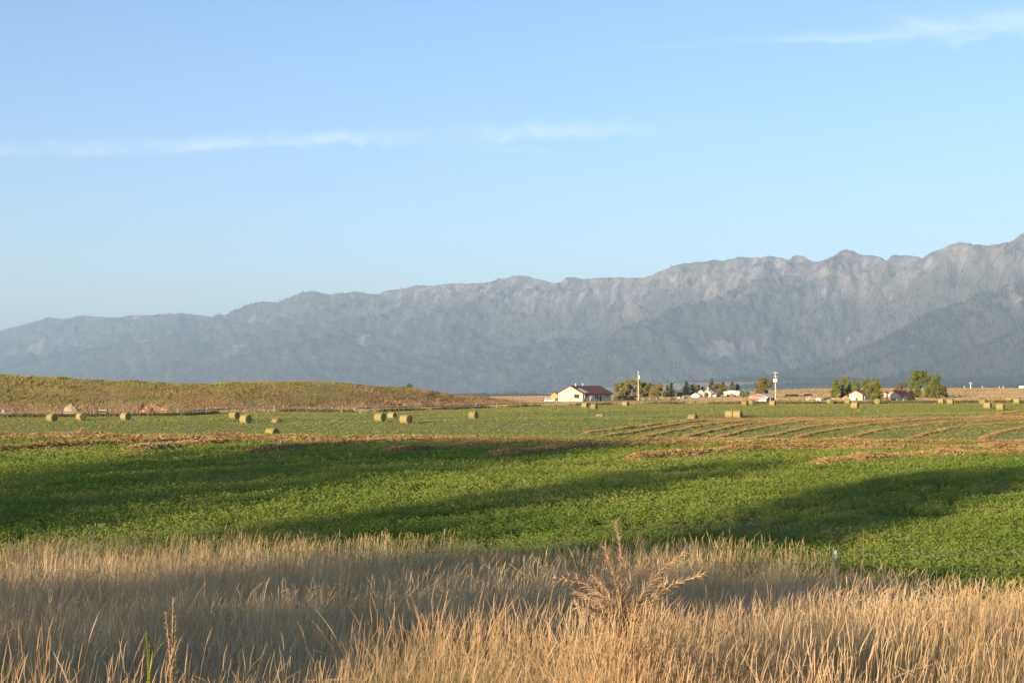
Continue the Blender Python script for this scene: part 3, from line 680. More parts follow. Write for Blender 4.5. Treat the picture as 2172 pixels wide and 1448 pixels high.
# ------------------------------------------------------------------ round hay bales
mbale, t, b = newmat('baled_hay_side')
oc = N(t, 'ShaderNodeTexCoord').outputs['Object']
c = ramp(t, tnoise(t, 9.0, 5, 0.7, oc, (1.0, 0.35, 0.35)), [(0.28, (0.17, 0.145, 0.06)), (0.5, (0.27, 0.23, 0.10)), (0.72, (0.37, 0.31, 0.15))])
oi = N(t, 'ShaderNodeObjectInfo'); c = mixrgb(t, 0.75, c, ramp(t, oi.outputs['Random'], [(0.0, (0.70, 0.68, 0.60)), (0.5, (0.95, 0.95, 0.9)), (1.0, (1.12, 1.05, 0.95))]), 'MULTIPLY')
t.links.new(c, b.inputs['Base Color']); b.inputs['Roughness'].default_value = 0.9; b.inputs['Specular IOR Level'].default_value = 0.15
bp = N(t, 'ShaderNodeBump'); bp.inputs['Strength'].default_value = 0.8; bp.inputs['Distance'].default_value = 0.06
t.links.new(tnoise(t, 16.0, 4, 0.7, oc, (1, 0.5, 0.5)), bp.inputs['Height']); t.links.new(bp.outputs[0], b.inputs['Normal'])
mend, t, b = newmat('baled_hay_end')
oc = N(t, 'ShaderNodeTexCoord').outputs['Object']; sp = N(t, 'ShaderNodeSeparateXYZ'); t.links.new(oc, sp.inputs[0])
wv = N(t, 'ShaderNodeTexWave', wave_type='RINGS', rings_direction='X'); wv.inputs['Scale'].default_value = 3.2; wv.inputs['Distortion'].default_value = 3.5; wv.inputs['Detail'].default_value = 3; wv.inputs['Detail Scale'].default_value = 1.5
t.links.new(oc, wv.inputs['Vector'])
c = ramp(t, wv.outputs['Fac'], [(0.15, (0.13, 0.10, 0.04)), (0.6, (0.24, 0.185, 0.075)), (0.95, (0.34, 0.26, 0.12))])
t.links.new(c, b.inputs['Base Color']); b.inputs['Roughness'].default_value = 1.0; b.inputs['Specular IOR Level'].default_value = 0.1
BR, BL = 0.75, 1.36
def bale_mesh(seed):
    g = np.random.default_rng(seed); m = MB(); n = 28; xs = [-0.5, -0.485, -0.45, -0.3, -0.1, 0.1, 0.3, 0.45, 0.485, 0.5]; rs = [0.90, 0.955, 0.985, 1.0, 0.995, 0.995, 1.0, 0.985, 0.955, 0.90]
    jit = g.normal(0, 0.006, (len(xs), n)); vs_ = []
    for i, (xx, r) in enumerate(zip(xs, rs)):
        for j in range(n):
            w = 2 * math.pi * j / n; rr_ = BR * r * (1 + jit[i, j])
            zz = rr_ * math.sin(w); zz = max(zz, -BR * 0.955)          # it sags a little on the ground
            vs_.append((xx * BL, rr_ * math.cos(w) * 1.01, zz + BR * 0.955))
    m.add(vs_, [(i * n + j, (i + 1) * n + j, (i + 1) * n + (j + 1) % n, i * n + (j + 1) % n) for i in range(len(xs) - 1) for j in range(n)])
    for e, i0 in ((-1, 0), (1, (len(xs) - 1) * n)):
        ring_ = []
        for q, (k, dxx) in enumerate(((0.6, 0.012), (0.25, 0.02))):
            ring_.append([(e * BL * 0.5 + e * dxx + g.normal(0, 0.006), BR * k * math.cos(2 * math.pi * j / n), BR * k * math.sin(2 * math.pi * j / n) + BR * 0.955) for j in range(n)])
        o_ = vs_[i0:i0 + n]; allv = o_ + ring_[0] + ring_[1] + [(e * BL * 0.5 + e * 0.015, 0, BR * 0.955)]
        fs = [(a * n + j, a * n + (j + 1) % n, (a + 1) * n + (j + 1) % n, (a + 1) * n + j) for a in range(2) for j in range(n)] + [(2 * n + j, 2 * n + (j + 1) % n, 3 * n) for j in range(n)]
        m.add(allv, fs if e > 0 else [f[::-1] for f in fs], 1)
    for k in range(170):                                               # loose straws
        a = g.uniform(0, 2 * math.pi); x0 = g.uniform(-0.5, 0.5) * BL
        if k % 3 == 0: x0 = (1 if g.random() < 0.5 else -1) * BL * 0.5; rr_ = BR * math.sqrt(g.random())
        else: rr_ = BR * 0.985
        p = np.array([x0, rr_ * math.cos(a), max(rr_ * math.sin(a), -BR * 0.9) + BR * 0.955]); d = g.normal(size=3) * 0.05; w_ = g.normal(size=3) * 0.008
        m.add([p - d - w_, p + d - w_, p + d + w_, p - d + w_], [(0, 1, 2, 3)], k % 3 == 0)
    return m
bale_protos = [bale_mesh(s_) for s_ in (1, 2, 3)]
_bd = {}
def put_bale(k, p, theta, label, sc_=1.0):
    """theta: how far the visible flat end is turned from the viewer towards the right (degrees)"""
    if k not in _bd:
        o = bale_protos[k].build('hay_bale', [mbale, mend], smooth=True); _bd[k] = o
    else:
        o = _bd[k].copy(); col.objects.link(o)
    o.location = tuple(float(q) for q in p); th = R(theta)
    o.rotation_euler = (0, 0, math.atan2(-math.cos(th), math.sin(th))); o.scale = (sc_ * (0.93 + 0.14 * vn(p[0] * 3.1, p[1] * 1.7, 50)), sc_ * (0.97 + 0.08 * vn(p[0], p[1], 51)), sc_ * (0.94 + 0.08 * vn(p[0], p[1], 52)))
    return tag(o, label, 'hay bale', 'round hay bales in the mown field')
# (photo x, photo row of the base, end angle, label)
bales = [
 (110, 894.5, 57, 'round hay bale with dark end below the tan dirt pile, leftmost in the field'),
 (172, 891.5, 48, 'round hay bale with olive end, between the leftmost bale and the red irrigation mover'),
 (266, 891.5, 58, 'round hay bale with dark end, just left of the red irrigation mover'),
 (497, 889, 60, 'round hay bale half hidden behind the left side of a bigger nearer bale'),
 (521, 898, 56, 'big round hay bale covering the right side of another one, left half of the field'),
 (806, 894.5, 57, 'round hay bale with very dark end, in front of a low one by the fence'),
 (861, 899, 54, 'nearest fully seen round bale, its brown end turned right, left of centre'),
 (1004, 888.5, 60, 'single round hay bale alone in the middle of the mown field'),
 (1241, 865.5, 60, 'round hay bale in front of the white farmhouse, rear one of the pair'),
 (1260, 868.8, 60, 'round hay bale in front of the white farmhouse, front one of the pair'),
 (1327, 861.8, 60, 'round hay bale right of the farmhouse near the foot of the utility pole'),
 (1548, 886.5, 62, 'left bale of the two touching bales at the top of the hay rows'),
 (1565, 887.2, 60, 'right bale of the two touching bales at the top of the hay rows'),
 (1580, 860.8, 58, 'round hay bale left of the red barn, hiding part of another bale'),
 (1595, 858.5, 40, 'round hay bale with pale tan end peeking out behind another, left of the red barn'),
 (1639, 860.8, 60, 'round hay bale in front of the red barn beside the utility pole'),
 (1761, 856.5, 30, 'small far round hay bale in front of the grey junk pile'),
 (1798, 857, 62, 'round hay bale at the corner of the left cream house, rear one of two'),
 (1813.5, 866.5, 58, 'round hay bale in front of the left cream house, nearer one of two'),
 (1862, 856.8, -35, 'round hay bale showing its sunlit tan end, below the tree between the cream houses'),
 (1996, 856.5, 62, 'left bale of the pair below the tall cottonwoods'),
 (2016, 858, 58, 'right bale of the pair below the tall cottonwoods'),
 (2085, 858.5, 58, 'rear bale of the three grouped at the right edge of the field'),
 (2095, 867.5, 56, 'middle bale of the three grouped at the right edge of the field'),
 (2122, 870.5, 58, 'front and rightmost bale of the three grouped at the right edge of the field'),
 (2139, 853.8, 70, 'pale far bale half covered by the rightmost bale'),
 (2157, 856.3, 60, 'rightmost round hay bale, close to the right border'),
]
for k, (px, r, th, lab) in enumerate(bales): put_bale(k % 3, G(px, r), th, lab)
for k, (x, Y, th, lab) in enumerate(lb_pts): put_bale(k % 3, (x, Y, float(H(np.array(x), np.array(Y)))), th, lab)
_x = TX(578) * 180; put_bale(1, (_x, 180, float(H(np.array(_x), np.array(180.0)))), 60, 'round bale half hidden behind the brown hay row, left of centre')

# ------------------------------------------------------------------ hay rows (windrows)
mrow, t, b = newmat('raked_hay_core')
pos = N(t, 'ShaderNodeNewGeometry').outputs['Position']
t.links.new(ramp(t, tnoise(t, 3.5, 5, 0.7, pos), [(0.3, (0.12, 0.07, 0.035)), (0.5, (0.22, 0.14, 0.07)), (0.7, (0.33, 0.22, 0.12))]), b.inputs['Base Color'])
b.inputs['Roughness'].default_value = 1.0; b.inputs['Specular IOR Level'].default_value = 0.1
mstraw, *_ = leafmat('raked_hay_straw', [(0.0, (0.15, 0.09, 0.035)), (0.4, (0.27, 0.175, 0.07)), (0.8, (0.40, 0.275, 0.12)), (1.0, (0.55, 0.42, 0.21))], 0.2, 0.35, [(0.35, (0.17, 0.10, 0.04)), (0.65, (0.46, 0.32, 0.15))], 0.4, 0.45)
def catpts(pts, step=6.0):
    pts = np.array(pts, float); o = []
    for i in range(len(pts) - 1):
        n = max(2, int(abs(pts[i + 1, 0] - pts[i, 0]) / step))
        for k in range(n): o.append(pts[i] + (pts[i + 1] - pts[i]) * k / n)
    return np.array(o + [pts[-1]])
def windrow(pxpts, near, h, w, label, seed, dens, sl):
    g = np.random.default_rng(seed); P = []
    for px, r in catpts(pxpts):
        if near:
            q = G(px, r)
            if q[1] > 100: Y = 95.0; q = np.array([TX(px) * Y, Y, 0])
        else: q = G(px, r, ymin=118)
        P.append(q[:2])
    P = np.array(P)
    for _ in range(6): P[1:-1] = 0.25 * P[:-2] + 0.5 * P[1:-1] + 0.25 * P[2:]
    # even spacing along the row
    L = np.concatenate([[0], np.cumsum(np.linalg.norm(np.diff(P, axis=0), axis=1))]); n = max(8, int(L[-1] / 0.35))
    s_ = np.linspace(0, L[-1], n); X = np.interp(s_, L, P[:, 0]); Y = np.interp(s_, L, P[:, 1])
    T = np.gradient(np.stack([X, Y], -1), axis=0); T /= np.linalg.norm(T, axis=1, keepdims=True) + 1e-9; Nn = np.stack([-T[:, 1], T[:, 0]], -1)
    end = sm(0, 3.0, s_) * sm(0, 1.5, L[-1] - s_) * 0.85 + 0.15
    hv = h * end * (0.65 + 0.7 * fbm(s_ / 2.2, s_ * 0 + seed, 3, seed)); wv_ = w * (0.5 + 0.5 * end) * (0.7 + 0.6 * vn(s_ / 1.7, s_ * 0 + seed, seed + 3))
    X = X + Nn[:, 0] * 0.5 * (vn(s_ / 4, s_ * 0, seed + 5) - 0.5); Y = Y + Nn[:, 1] * 0.5 * (vn(s_ / 4, s_ * 0, seed + 6) - 0.5)
    cs = [(-0.5, -0.03), (-0.42, 0.35), (-0.25, 0.75), (0.0, 0.95), (0.25, 0.78), (0.42, 0.36), (0.5, -0.03)]; K = len(cs)
    V = np.zeros((n, K, 3)); gz = H(X, Y)
    for k, (a, z) in enumerate(cs):
        j = 1 + 0.35 * (vn(s_ / 0.5, s_ * 0 + k * 3.1, seed + 8) - 0.5)
        V[:, k, 0] = X + Nn[:, 0] * a * wv_; V[:, k, 1] = Y + Nn[:, 1] * a * wv_; V[:, k, 2] = gz + z * hv * j
    i = np.arange(n * K).reshape(n, K); Q = np.stack([i[:-1, :-1], i[:-1, 1:], i[1:, 1:], i[1:, :-1]], -1).reshape(-1, 4)
    m_ = int(L[-1] * dens); si = g.random(m_) * (n - 1); i0 = si.astype(int); a = np.clip(g.normal(0, 0.27, m_), -0.62, 0.62)
    hz = np.interp(np.abs(a), [0, 0.25, 0.42, 0.5, 0.7], [1.0, 0.8, 0.38, 0.1, 0.05]) * hv[i0] * g.uniform(0.7, 1.12, m_)
    C = np.stack([X[i0] + Nn[i0, 0] * a * wv_[i0] + g.normal(0, 0.15, m_), Y[i0] + Nn[i0, 1] * a * wv_[i0] + g.normal(0, 0.15, m_), gz[i0] + hz + 0.02], -1)
    D = rand_dirs(m_, g); D[:, 2] = D[:, 2] * 0.55 + 0.12; D *= (sl * g.uniform(0.4, 1.3, m_))[:, None] * 0.5
    S2 = np.cross(D, rand_dirs(m_, g)); S2 /= np.linalg.norm(S2, axis=1, keepdims=True) + 1e-9; S2 *= (sl * 0.06 * g.uniform(0.6, 1.6, m_))[:, None]
    V2, Q2 = quads_at(C, D, S2)
    o = npmesh('hay_windrow', np.concatenate([V.reshape(-1, 3), V2]), np.concatenate([Q, Q2 + n * K]), [mrow, mstraw], np.concatenate([np.zeros(len(Q)), np.ones(len(Q2))]))
    return tag(o, label, 'hay row', 'raked rows of hay')
near_rows = [
 ([(-90, 930), (440, 935), (760, 938), (1100, 942), (1500, 945), (1800, 946), (2172, 948), (2280, 949)], 'long brown hay row along the crest, right across the picture'),
 ([(-90, 939), (200, 940), (440, 942), (640, 943), (860, 943), (1100, 946)], 'brown hay row on the left just in front of the crest row'),
 ([(-90, 971), (0, 964), (130, 955), (250, 948), (440, 942), (600, 939)], 'hay row climbing from the left border to the crest'),
 ([(245, 967), (300, 962), (400, 952), (500, 946), (600, 943), (760, 941)], 'sunlit short hay row with its end left of the big field shadow'),
 ([(505, 968), (560, 963), (640, 957), (740, 950), (840, 945), (960, 943)], 'shaded hay row ending at the top of the big field shadow'),
 ([(762, 971), (850, 966), (930, 957), (1040, 950), (1200, 947), (1350, 946)], 'shaded hay row whose end lies left of the picture centre'),
 ([(1012, 976), (1060, 973), (1120, 966), (1200, 959), (1260, 954), (1400, 951), (1600, 948), (1760, 947)], 'shaded hay row whose blunt end lies below the farmhouse side'),
 ([(1308, 986), (1360, 981), (1440, 974), (1520, 966), (1640, 960), (1760, 958), (1900, 959), (2172, 958), (2280, 958)], 'orange sunlit hay row starting above the dry weed and running right'),
 ([(1680, 998), (1740, 993), (1800, 986), (1870, 979), (1960, 974), (2060, 972), (2172, 971), (2280, 971)], 'nearest brown hay row, low on the right side'),
]
for k, (p_, lab) in enumerate(near_rows): windrow(p_, True, 0.40, 1.5, lab, 100 + k, 420, 0.24)
far_rows = [
 ([(1235, 920), (1310, 911), (1400, 900), (1480, 891), (1600, 890), (1700, 889.5), (1900, 889), (2100, 887), (2172, 885), (2280, 884)], 'thin top hay row bordering the upper side of the fan of rows'),
 ([(1269, 929), (1340, 918), (1443, 899), (1491, 893), (1540, 892), (1700, 892)], 'second hay row of the fan from the left'),
 ([(1336, 933), (1393, 923), (1480, 905), (1535, 898), (1600, 894), (1750, 893)], 'third hay row of the fan from the left'),
 ([(1448, 929), (1527, 911), (1575, 901), (1635, 897), (1760, 895), (1900, 892)], 'fourth hay row of the fan, passing under the touching bales'),
 ([(1515, 931), (1575, 916), (1633, 905), (1695, 897), (1760, 894), (1880, 892)], 'fifth hay row of the fan, below the red barn'),
 ([(1592, 932), (1659, 920), (1707, 908), (1760, 902), (1838, 895), (1929, 889)], 'sixth hay row of the fan, below the second utility pole'),
 ([(1680, 931), (1759, 914), (1850, 901), (1940, 893), (2042, 887), (2172, 881), (2280, 878)], 'seventh hay row of the fan, below the left cream house'),
 ([(1789, 933), (1857, 915), (1929, 905), (2008, 897), (2172, 890), (2280, 887)], 'eighth hay row of the fan, below the right cream house'),
 ([(1925, 934), (1963, 922), (2015, 910), (2076, 903), (2172, 897), (2280, 893)], 'ninth hay row of the fan, next to the rightmost one'),
 ([(2074, 934), (2110, 921), (2172, 908.5), (2280, 897)], 'rightmost and widest looking hay row of the fan'),
 ([(2110, 882), (2144, 876), (2172, 873), (2280, 869)], 'short hay row stub beyond the fan at the right border'),
]
for k, (p_, lab) in enumerate(far_rows): windrow(p_, False, 0.26, 0.66, lab, 130 + k, 240, 0.26)
# a heap of loose hay left on the crest row
hq = np.array([TX(172) * 91, 91.0]); g = np.random.default_rng(9)
n = 900; d_ = rand_dirs(n, g); d_[:, 2] = np.abs(d_[:, 2]); C = np.array([hq[0], hq[1], float(H(*hq))]) + d_ * np.array([0.42, 0.42, 0.62]) * np.sqrt(g.random((n, 1))) + np.array([0, 0, 0.05])
D = rand_dirs(n, g) * 0.15; S2 = np.cross(D, rand_dirs(n, g)); S2 /= np.linalg.norm(S2, axis=1, keepdims=True); V2, Q2 = quads_at(C, D, S2 * 0.018)
tag(npmesh('hay_heap', V2, Q2, mstraw), 'small squarish heap of loose hay on the crest row at the left', 'hay heap')

# ------------------------------------------------------------------ farm buildings
AL = R(33.0)
mcream = mat('cream_siding', (0.54, 0.49, 0.37), 0.7, 0.05, 1.5, sc3=(0.2, 0.2, 6)); mwhite = mat('white_paint', (0.78, 0.77, 0.72), 0.5, 0.05)
mcream2 = mat('cream_metal_siding', (0.54, 0.45, 0.30), 0.6, 0.06, 2.0)
mbrownroof = mat('brown_metal_roof', (0.20, 0.082, 0.052), 0.8, 0.15, 1.2, sc3=(0.3, 3, 1), spec=0.1); mredroof = mat('red_metal_roof', (0.36, 0.075, 0.07), 0.8, 0.12, 1.0, spec=0.1)
mbrown = mat('brown_trim', (0.12, 0.055, 0.035), 0.6); mgreysid = mat('grey_siding', (0.36, 0.36, 0.33), 0.8, 0.12, 2.0)
mpale = mat('pale_metal_roof', (0.62, 0.60, 0.56), 0.45, 0.08, 1.0); mteal = mat('teal_grey_metal', (0.20, 0.25, 0.27), 0.55, 0.1, 1.0)
mred = mat('faded_red_siding', (0.50, 0.10, 0.085), 0.75, 0.15, 2.0); mdark = mat('dark_paint_and_shade', (0.025, 0.025, 0.028), 0.9, 0.2)  # mdark: dark paint, also laid where open bays are only shaded
mblueroof = mat('blue_grey_roof', (0.19, 0.22, 0.28), 0.6, 0.15); mtan = mat('orange_wood_siding', (0.52, 0.27, 0.10), 0.8, 0.15, 2.0, sc3=(6, 6, 0.5))
mwood = mat('weathered_wood', (0.55, 0.45, 0.32), 0.85, 0.18, 2.0, sc3=(6, 6, 0.6)); mgal = mat('galvanised_steel', (0.45, 0.46, 0.47), 0.4, 0.1, metal=0.6)
mgrey = mat('grey_metal', (0.30, 0.31, 0.32), 0.5, 0.1); mpink = mat('pinkish_siding', (0.50, 0.33, 0.27), 0.8, 0.1); mdkroof = mat('dark_shingle_roof', (0.09, 0.07, 0.075), 0.85, 0.2)
mglass, t, b = newmat('window_glass'); b.inputs['Base Color'].default_value = (0.03, 0.035, 0.04, 1); b.inputs['Roughness'].default_value = 0.08; b.inputs['Specular IOR Level'].default_value = 0.6
def ymat_box(o): return o
def gable(name, label, cat, pxL, pxC, pxR, base, eave, ridge, wallm, roofm, al=AL, over=0.35, thick=0.16, wallside=None, Y=None, group=None):
    """a gabled building seen on its corner: gable end from pxL to pxC, long side from pxC to pxR; rows for base, eave and ridge"""
    C0 = G(pxC, base) if Y is None else np.array([TX(pxC) * Y, Y, float(H(np.array(TX(pxC) * Y), np.array(Y)))])
    S = pxm(C0[1]); w = (pxC - pxL) / S / math.cos(al); L = (pxR - pxC) / S / math.sin(al)
    he = (-C0[2]) - (eave - 824) / S; hr = (-C0[2]) - (ridge - 824) / S
    root = empty(name, C0, -al, label, cat, group)
    m = MB(); z0 = -0.5
    m.add([(-w, 0, z0), (0, 0, z0), (0, 0, he), (-w / 2, 0, hr), (-w, 0, he), (-w, L, z0), (0, L, z0), (0, L, he), (-w / 2, L, hr), (-w, L, he)],
          [(0, 1, 2, 3, 4), (9, 8, 7, 6, 5), (5, 0, 4, 9)], 0)
    m.add([(0, 0, z0), (0, L, z0), (0, L, he), (0, 0, he)], [(0, 1, 2, 3)], 1)
    m.build('wall', [wallm, wallside or wallm], root)
    rf = MB(); sl = (hr - he) / (w / 2); ov = over
    for sx in (-1, 1):
        x0, x1 = -w / 2, -w / 2 + sx * (w / 2 + ov); zz0, zz1 = hr + 0.01, hr - sl * (w / 2 + ov) + 0.01
        y0, y1 = -ov, L + ov
        top = [(x0, y0, zz0 + thick), (x1, y0, zz1 + thick), (x1, y1, zz1 + thick), (x0, y1, zz0 + thick)]; bot = [(a, b_, c_ - thick) for a, b_, c_ in top]
        f = [(0, 1, 2, 3), (7, 6, 5, 4), (0, 4, 5, 1), (1, 5, 6, 2), (2, 6, 7, 3)]
        rf.add(top + bot, f if sx > 0 else [q[::-1] for q in f])
    roof = rf.build('roof', roofm, root)
    return root, roof, dict(w=w, L=L, he=he, hr=hr, S=S, C0=C0, al=al, pxC=pxC, base=base, sl=sl)
def window(root, face, a, z, w, h, frame_m, d, name='window', panes=2):
    """a window or door on the gable end ('g', a = metres left of the corner) or long side ('s', a = metres back from it)"""
    m = MB(); p = MB()
    def bx(mb, u0, u1, v0, v1, dep, off):
        if face == 'g': mb.box((-(u0 + u1) / 2, -off - dep / 2, (v0 + v1) / 2), (abs(u1 - u0), dep, v1 - v0))
        else: mb.box((off + dep / 2, (u0 + u1) / 2, (v0 + v1) / 2), (dep, abs(u1 - u0), v1 - v0))
    fr = 0.09
    for u0, u1, v0, v1 in ((a - w / 2, a + w / 2, z, z + fr), (a - w / 2, a + w / 2, z + h - fr, z + h), (a - w / 2, a - w / 2 + fr, z + fr, z + h - fr), (a + w / 2 - fr, a + w / 2, z + fr, z + h - fr)):
        bx(m, u0, u1, v0, v1, 0.09, 0.003)
    for k in range(1, panes): bx(m, a - w / 2 + w * k / panes - 0.05, a - w / 2 + w * k / panes + 0.05, z + fr, z + h - fr, 0.08, 0.003)
    o = m.build(name, frame_m, root)
    bx(p, a - w / 2 + fr, a + w / 2 - fr, z + fr, z + h - fr, 0.03, 0.004); p.build('pane', mglass, o)
    return o
def panel(root, face, a, z, w, h, m_, name, dep=0.06):
    m = MB()
    if face == 'g': m.box((-a, -0.004 - dep / 2, z + h / 2), (w, dep, h))
    else: m.box((0.004 + dep / 2, a, z + h / 2), (dep, w, h))
    return m.build(name, m_, root)
# the white farmhouse
hs, roof, D = gable('farmhouse', 'white farmhouse with brown roof behind the hayfield, sunlit gable end', 'house', 1185, 1236, 1304, 853.5, 833.8, 818.6, mcream, mbrownroof, over=0.6, wallside=mcream)
S, w_, L_, he, hr = D['S'], D['w'], D['L'], D['he'], D['hr']
ca, sa = math.cos(AL), math.sin(AL)
gx = lambda px: (1236 - px) / S / ca; sy = lambda px: (px - 1236) / S / sa; zz = lambda r, : he + (833.8 - r) / S
d_ = panel(hs, 'g', gx(1195), 0.0, 1.1, 2.2, mat('pale_door', (0.70, 0.58, 0.42), 0.6), 'door'); mb = MB(); mb.box((-gx(1195) + 0.4, -0.1, 1.05), (0.08, 0.08, 0.08)); mb.build('handle', mgal, d_)
for a, b__, c__ in ((gx(1195) - 0.62, 0.1, 2.2), (gx(1195) + 0.62, 0.1, 2.2)): panel(hs, 'g', a, 0, 0.1, 2.25, mbrown, 'door_frame', 0.09)
window(hs, 'g', gx(1224), zz(844.2), 1.9, 1.25, mbrown, 0, panes=2)
panel(hs, 'g', w_ / 2, zz(825.6), 0.28, 0.5, mdark, 'gable_vent'); panel(hs, 'g', gx(1210.5), zz(841), 0.35, 0.45, mgrey, 'meter_box', 0.15)
window(hs, 's', sy(1245), zz(844), 2.9, 1.3, mwhite, 0, panes=2)
window(hs, 's', sy(1268), zz(848), 3.6, 1.9, mwhite, 0, panes=2, name='picture_window')
d_ = panel(hs, 's', sy(1278), 0.0, 1.05, 2.15, mdark, 'door'); panel(hs, 's', sy(1275.4), 0.0, 0.7, 2.15, mbrown, 'side_light')
window(hs, 's', sy(1293), zz(843.3), 2.6, 1.25, mwhite, 0, panes=2)
for px in (1250.5, 1260.5, 1271, 1279, 1300):
    mb = MB(); mb.tube([(0.45, sy(px), -0.3), (0.45, sy(px), he - 0.1)], 0.08, 6); mb.build('porch_post', mwhite, hs)
mb = MB(); mb.box((0.3, sy(1256), 1.4), (0.5, 0.12, 0.12)); mb.tube([(0.2, sy(1253), 1.2), (0.7, sy(1251), 1.75), (0.75, sy(1254), 2.2)], 0.06, 5); mb.build('yard_light', mwhite, hs)
mb = MB(); sl = D['sl']
def on_roof(f, y, up): x = -w_ / 2 + f * w_ / 2; return (x, y, hr - sl * f * w_ / 2 + 0.17 + up)
mb.add([on_roof(0.42, 1.6, 0.05), on_roof(1.0, 1.1, 0.05), on_roof(1.0, 4.1, 0.05), on_roof(0.42, 3.5, 0.05)] + [on_roof(0.42, 1.6, 0.0), on_roof(1.0, 1.1, 0.0), on_roof(1.0, 4.1, 0.0), on_roof(0.42, 3.5, 0.0)], [(0, 1, 2, 3), (0, 4, 5, 1), (1, 5, 6, 2), (2, 6, 7, 3), (3, 7, 4, 0)])
mb.build('roof_panel', mpale, roof)
for y in (3.0, 7.6):
    mb = MB(); mb.tube([(-w_ / 2 + 0.3, y, hr - 0.1), (-w_ / 2 + 0.3, y, hr + 0.75)], 0.11, 8); mb.tube([(-w_ / 2 + 0.3, y, hr + 0.75), (-w_ / 2 + 0.3, y, hr + 0.85)], 0.18, 8); mb.build('vent_pipe', mwhite, roof)
mb = MB(); mb.box((0.62, L_ / 2, he - 0.42), (0.10, L_ + 1.2, 0.14)); mb.build('gutter', mbrown, roof)
# small orange shed and the two cars beside it
sh, rf_, D2 = gable('garden_shed', 'small orange wooden shed behind the left corner of the farmhouse', 'shed', 1168.5, 1183.5, 1190, 852, 837, 832.5, mtan, mbrown, over=0.25, Y=492)
panel(sh, 'g', D2['w'] / 2, 0.0, 1.1, 1.7, mtan, 'door', 0.08)
def car(name, label, px, row, length, paint, yaw, Y=None):
    p = G(px, row) if Y is None else np.array([TX(px) * Y, Y, float(H(np.array(TX(px) * Y), np.array(Y)))])
    root = empty(name, p, yaw, label, 'car'); k = length / 4.4
    def fn(a, b_, d): return (a * k, d * k, b_ * k)
    m = MB()
    body = [(-2.15, 0.35), (2.15, 0.35), (2.2, 0.6), (2.12, 0.85), (1.2, 1.0), (-2.05, 1.02), (-2.2, 0.8)]
    m.prism(body, -0.85, 0.85, fn)
    # cabin, narrower at the top
    lo = [(-2.02, 1.0), (1.22, 0.98)]; hi = [(-1.65, 1.55), (0.35, 1.58)]
    vs_ = [fn(a, b_, d * 0.83) for a, b_ in lo for d in (-1, 1)] + [fn(a, b_, d * 0.66) for a, b_ in hi for d in (-1, 1)]
    m.add(vs_, [(0, 1, 5, 4), (2, 6, 7, 3), (4, 5, 7, 6), (0, 4, 6, 2), (1, 3, 7, 5), (0, 2, 3, 1)])
    o = m.build('body', paint, root)
    for d in (-1, 1):
        m = MB()
        pts = [(-1.7, 1.06, .822), (0.95, 1.06, .822), (0.32, 1.48, .70), (-1.5, 1.48, .70)]
        m.add([fn(a, b_, d * (q + 0.006)) for a, b_, q in pts], [(0, 1, 2, 3) if d < 0 else (3, 2, 1, 0)]); m.build('side_window', mglass, root)
    m = MB(); m.add([(1.19 * k, -0.72 * k, 1.03 * k), (1.19 * k, 0.72 * k, 1.03 * k), (0.42 * k, 0.58 * k, 1.52 * k), (0.42 * k, -0.58 * k, 1.52 * k)], [(0, 1, 2, 3)]); m.v = [(a + 0.02, b_, c_ + 0.012) for a, b_, c_ in m.v]; m.build('windscreen', mglass, root)
    for a in (-1.35, 1.4):
        for d in (-0.8, 0.8):
            m = MB(); m.tube([(a * k, (d - 0.1) * k, 0.34 * k), (a * k, (d + 0.1) * k, 0.34 * k)], 0.34 * k, 14); wh = m.build('wheel', mat_tyre, root)
            m = MB(); s_ = 1 if d > 0 else -1; m.tube([(a * k, (d + s_ * 0.09) * k, 0.34 * k), (a * k, (d + s_ * 0.115) * k, 0.34 * k)], 0.2 * k, 10); m.build('rim', mgal, wh)
    for d in (-0.6, 0.6):
        m = MB(); m.box((2.17 * k, d * k, 0.74 * k), (0.07, 0.3 * k, 0.14 * k)); m.build('headlight', mglass, root)
    return root
mat_tyre = mat('tyre_rubber', (0.02, 0.02, 0.022), 0.85)
car('parked_car', 'white car parked left of the farmhouse by the orange shed', 1168.5, 852.6, 4.4, mwhite, R(-8), Y=478)
car('parked_car', 'dark car half hidden in dry grass at the left wall of the farmhouse', 1189.5, 853.4, 4.2, mat('dark_blue_paint', (0.05, 0.06, 0.08), 0.35), R(-10), Y=472)
# houses on the right
def simple_windows(root, D, specs):
    for face, f, zf, w, h, fm in specs:
        a = f * (D['w'] if face == 'g' else D['L']); window(root, face, a, zf * D['he'], w, h, fm, 0, panes=2)
hB, rB, DB = gable('cream_house', 'cream building with red roof and white garage door, partly behind a tree', 'house', 1805, 1829.5, 1875, 850.5, 836, 829, mcream2, mredroof)
panel(hB, 'g', DB['w'] * 0.74, 0.0, DB['w'] * 0.27, DB['he'] * 0.92, mwhite, 'garage_door'); panel(hB, 'g', DB['w'] * 0.42, 0.3, 0.6, 0.6, mdark, 'hatch')
simple_windows(hB, DB, [('s', 0.2, 0.3, 1.3, 0.9, mwhite), ('s', 0.55, 0.35, 1.3, 0.9, mwhite)])
hC, rC, DC = gable('cream_house', 'cream house with red roof and porch in front of the tall cottonwoods', 'house', 1887, 1907, 1947, 851, 836.2, 828.8, mcream2, mredroof)
simple_windows(hC, DC, [('s', 0.16, 0.4, 1.5, 1.0, mwhite), ('s', 0.85, 0.4, 1.4, 1.0, mwhite), ('g', 0.22, 0.38, 0.7, 0.7, mwhite)])
panel(hC, 's', DC['L'] * 0.33, 0, 0.9, DC['he'] * 0.85, mdark, 'door'); panel(hC, 'g', DC['w'] * 0.45, 0, 1.4, 0.8, mbrown, 'cellar_door')
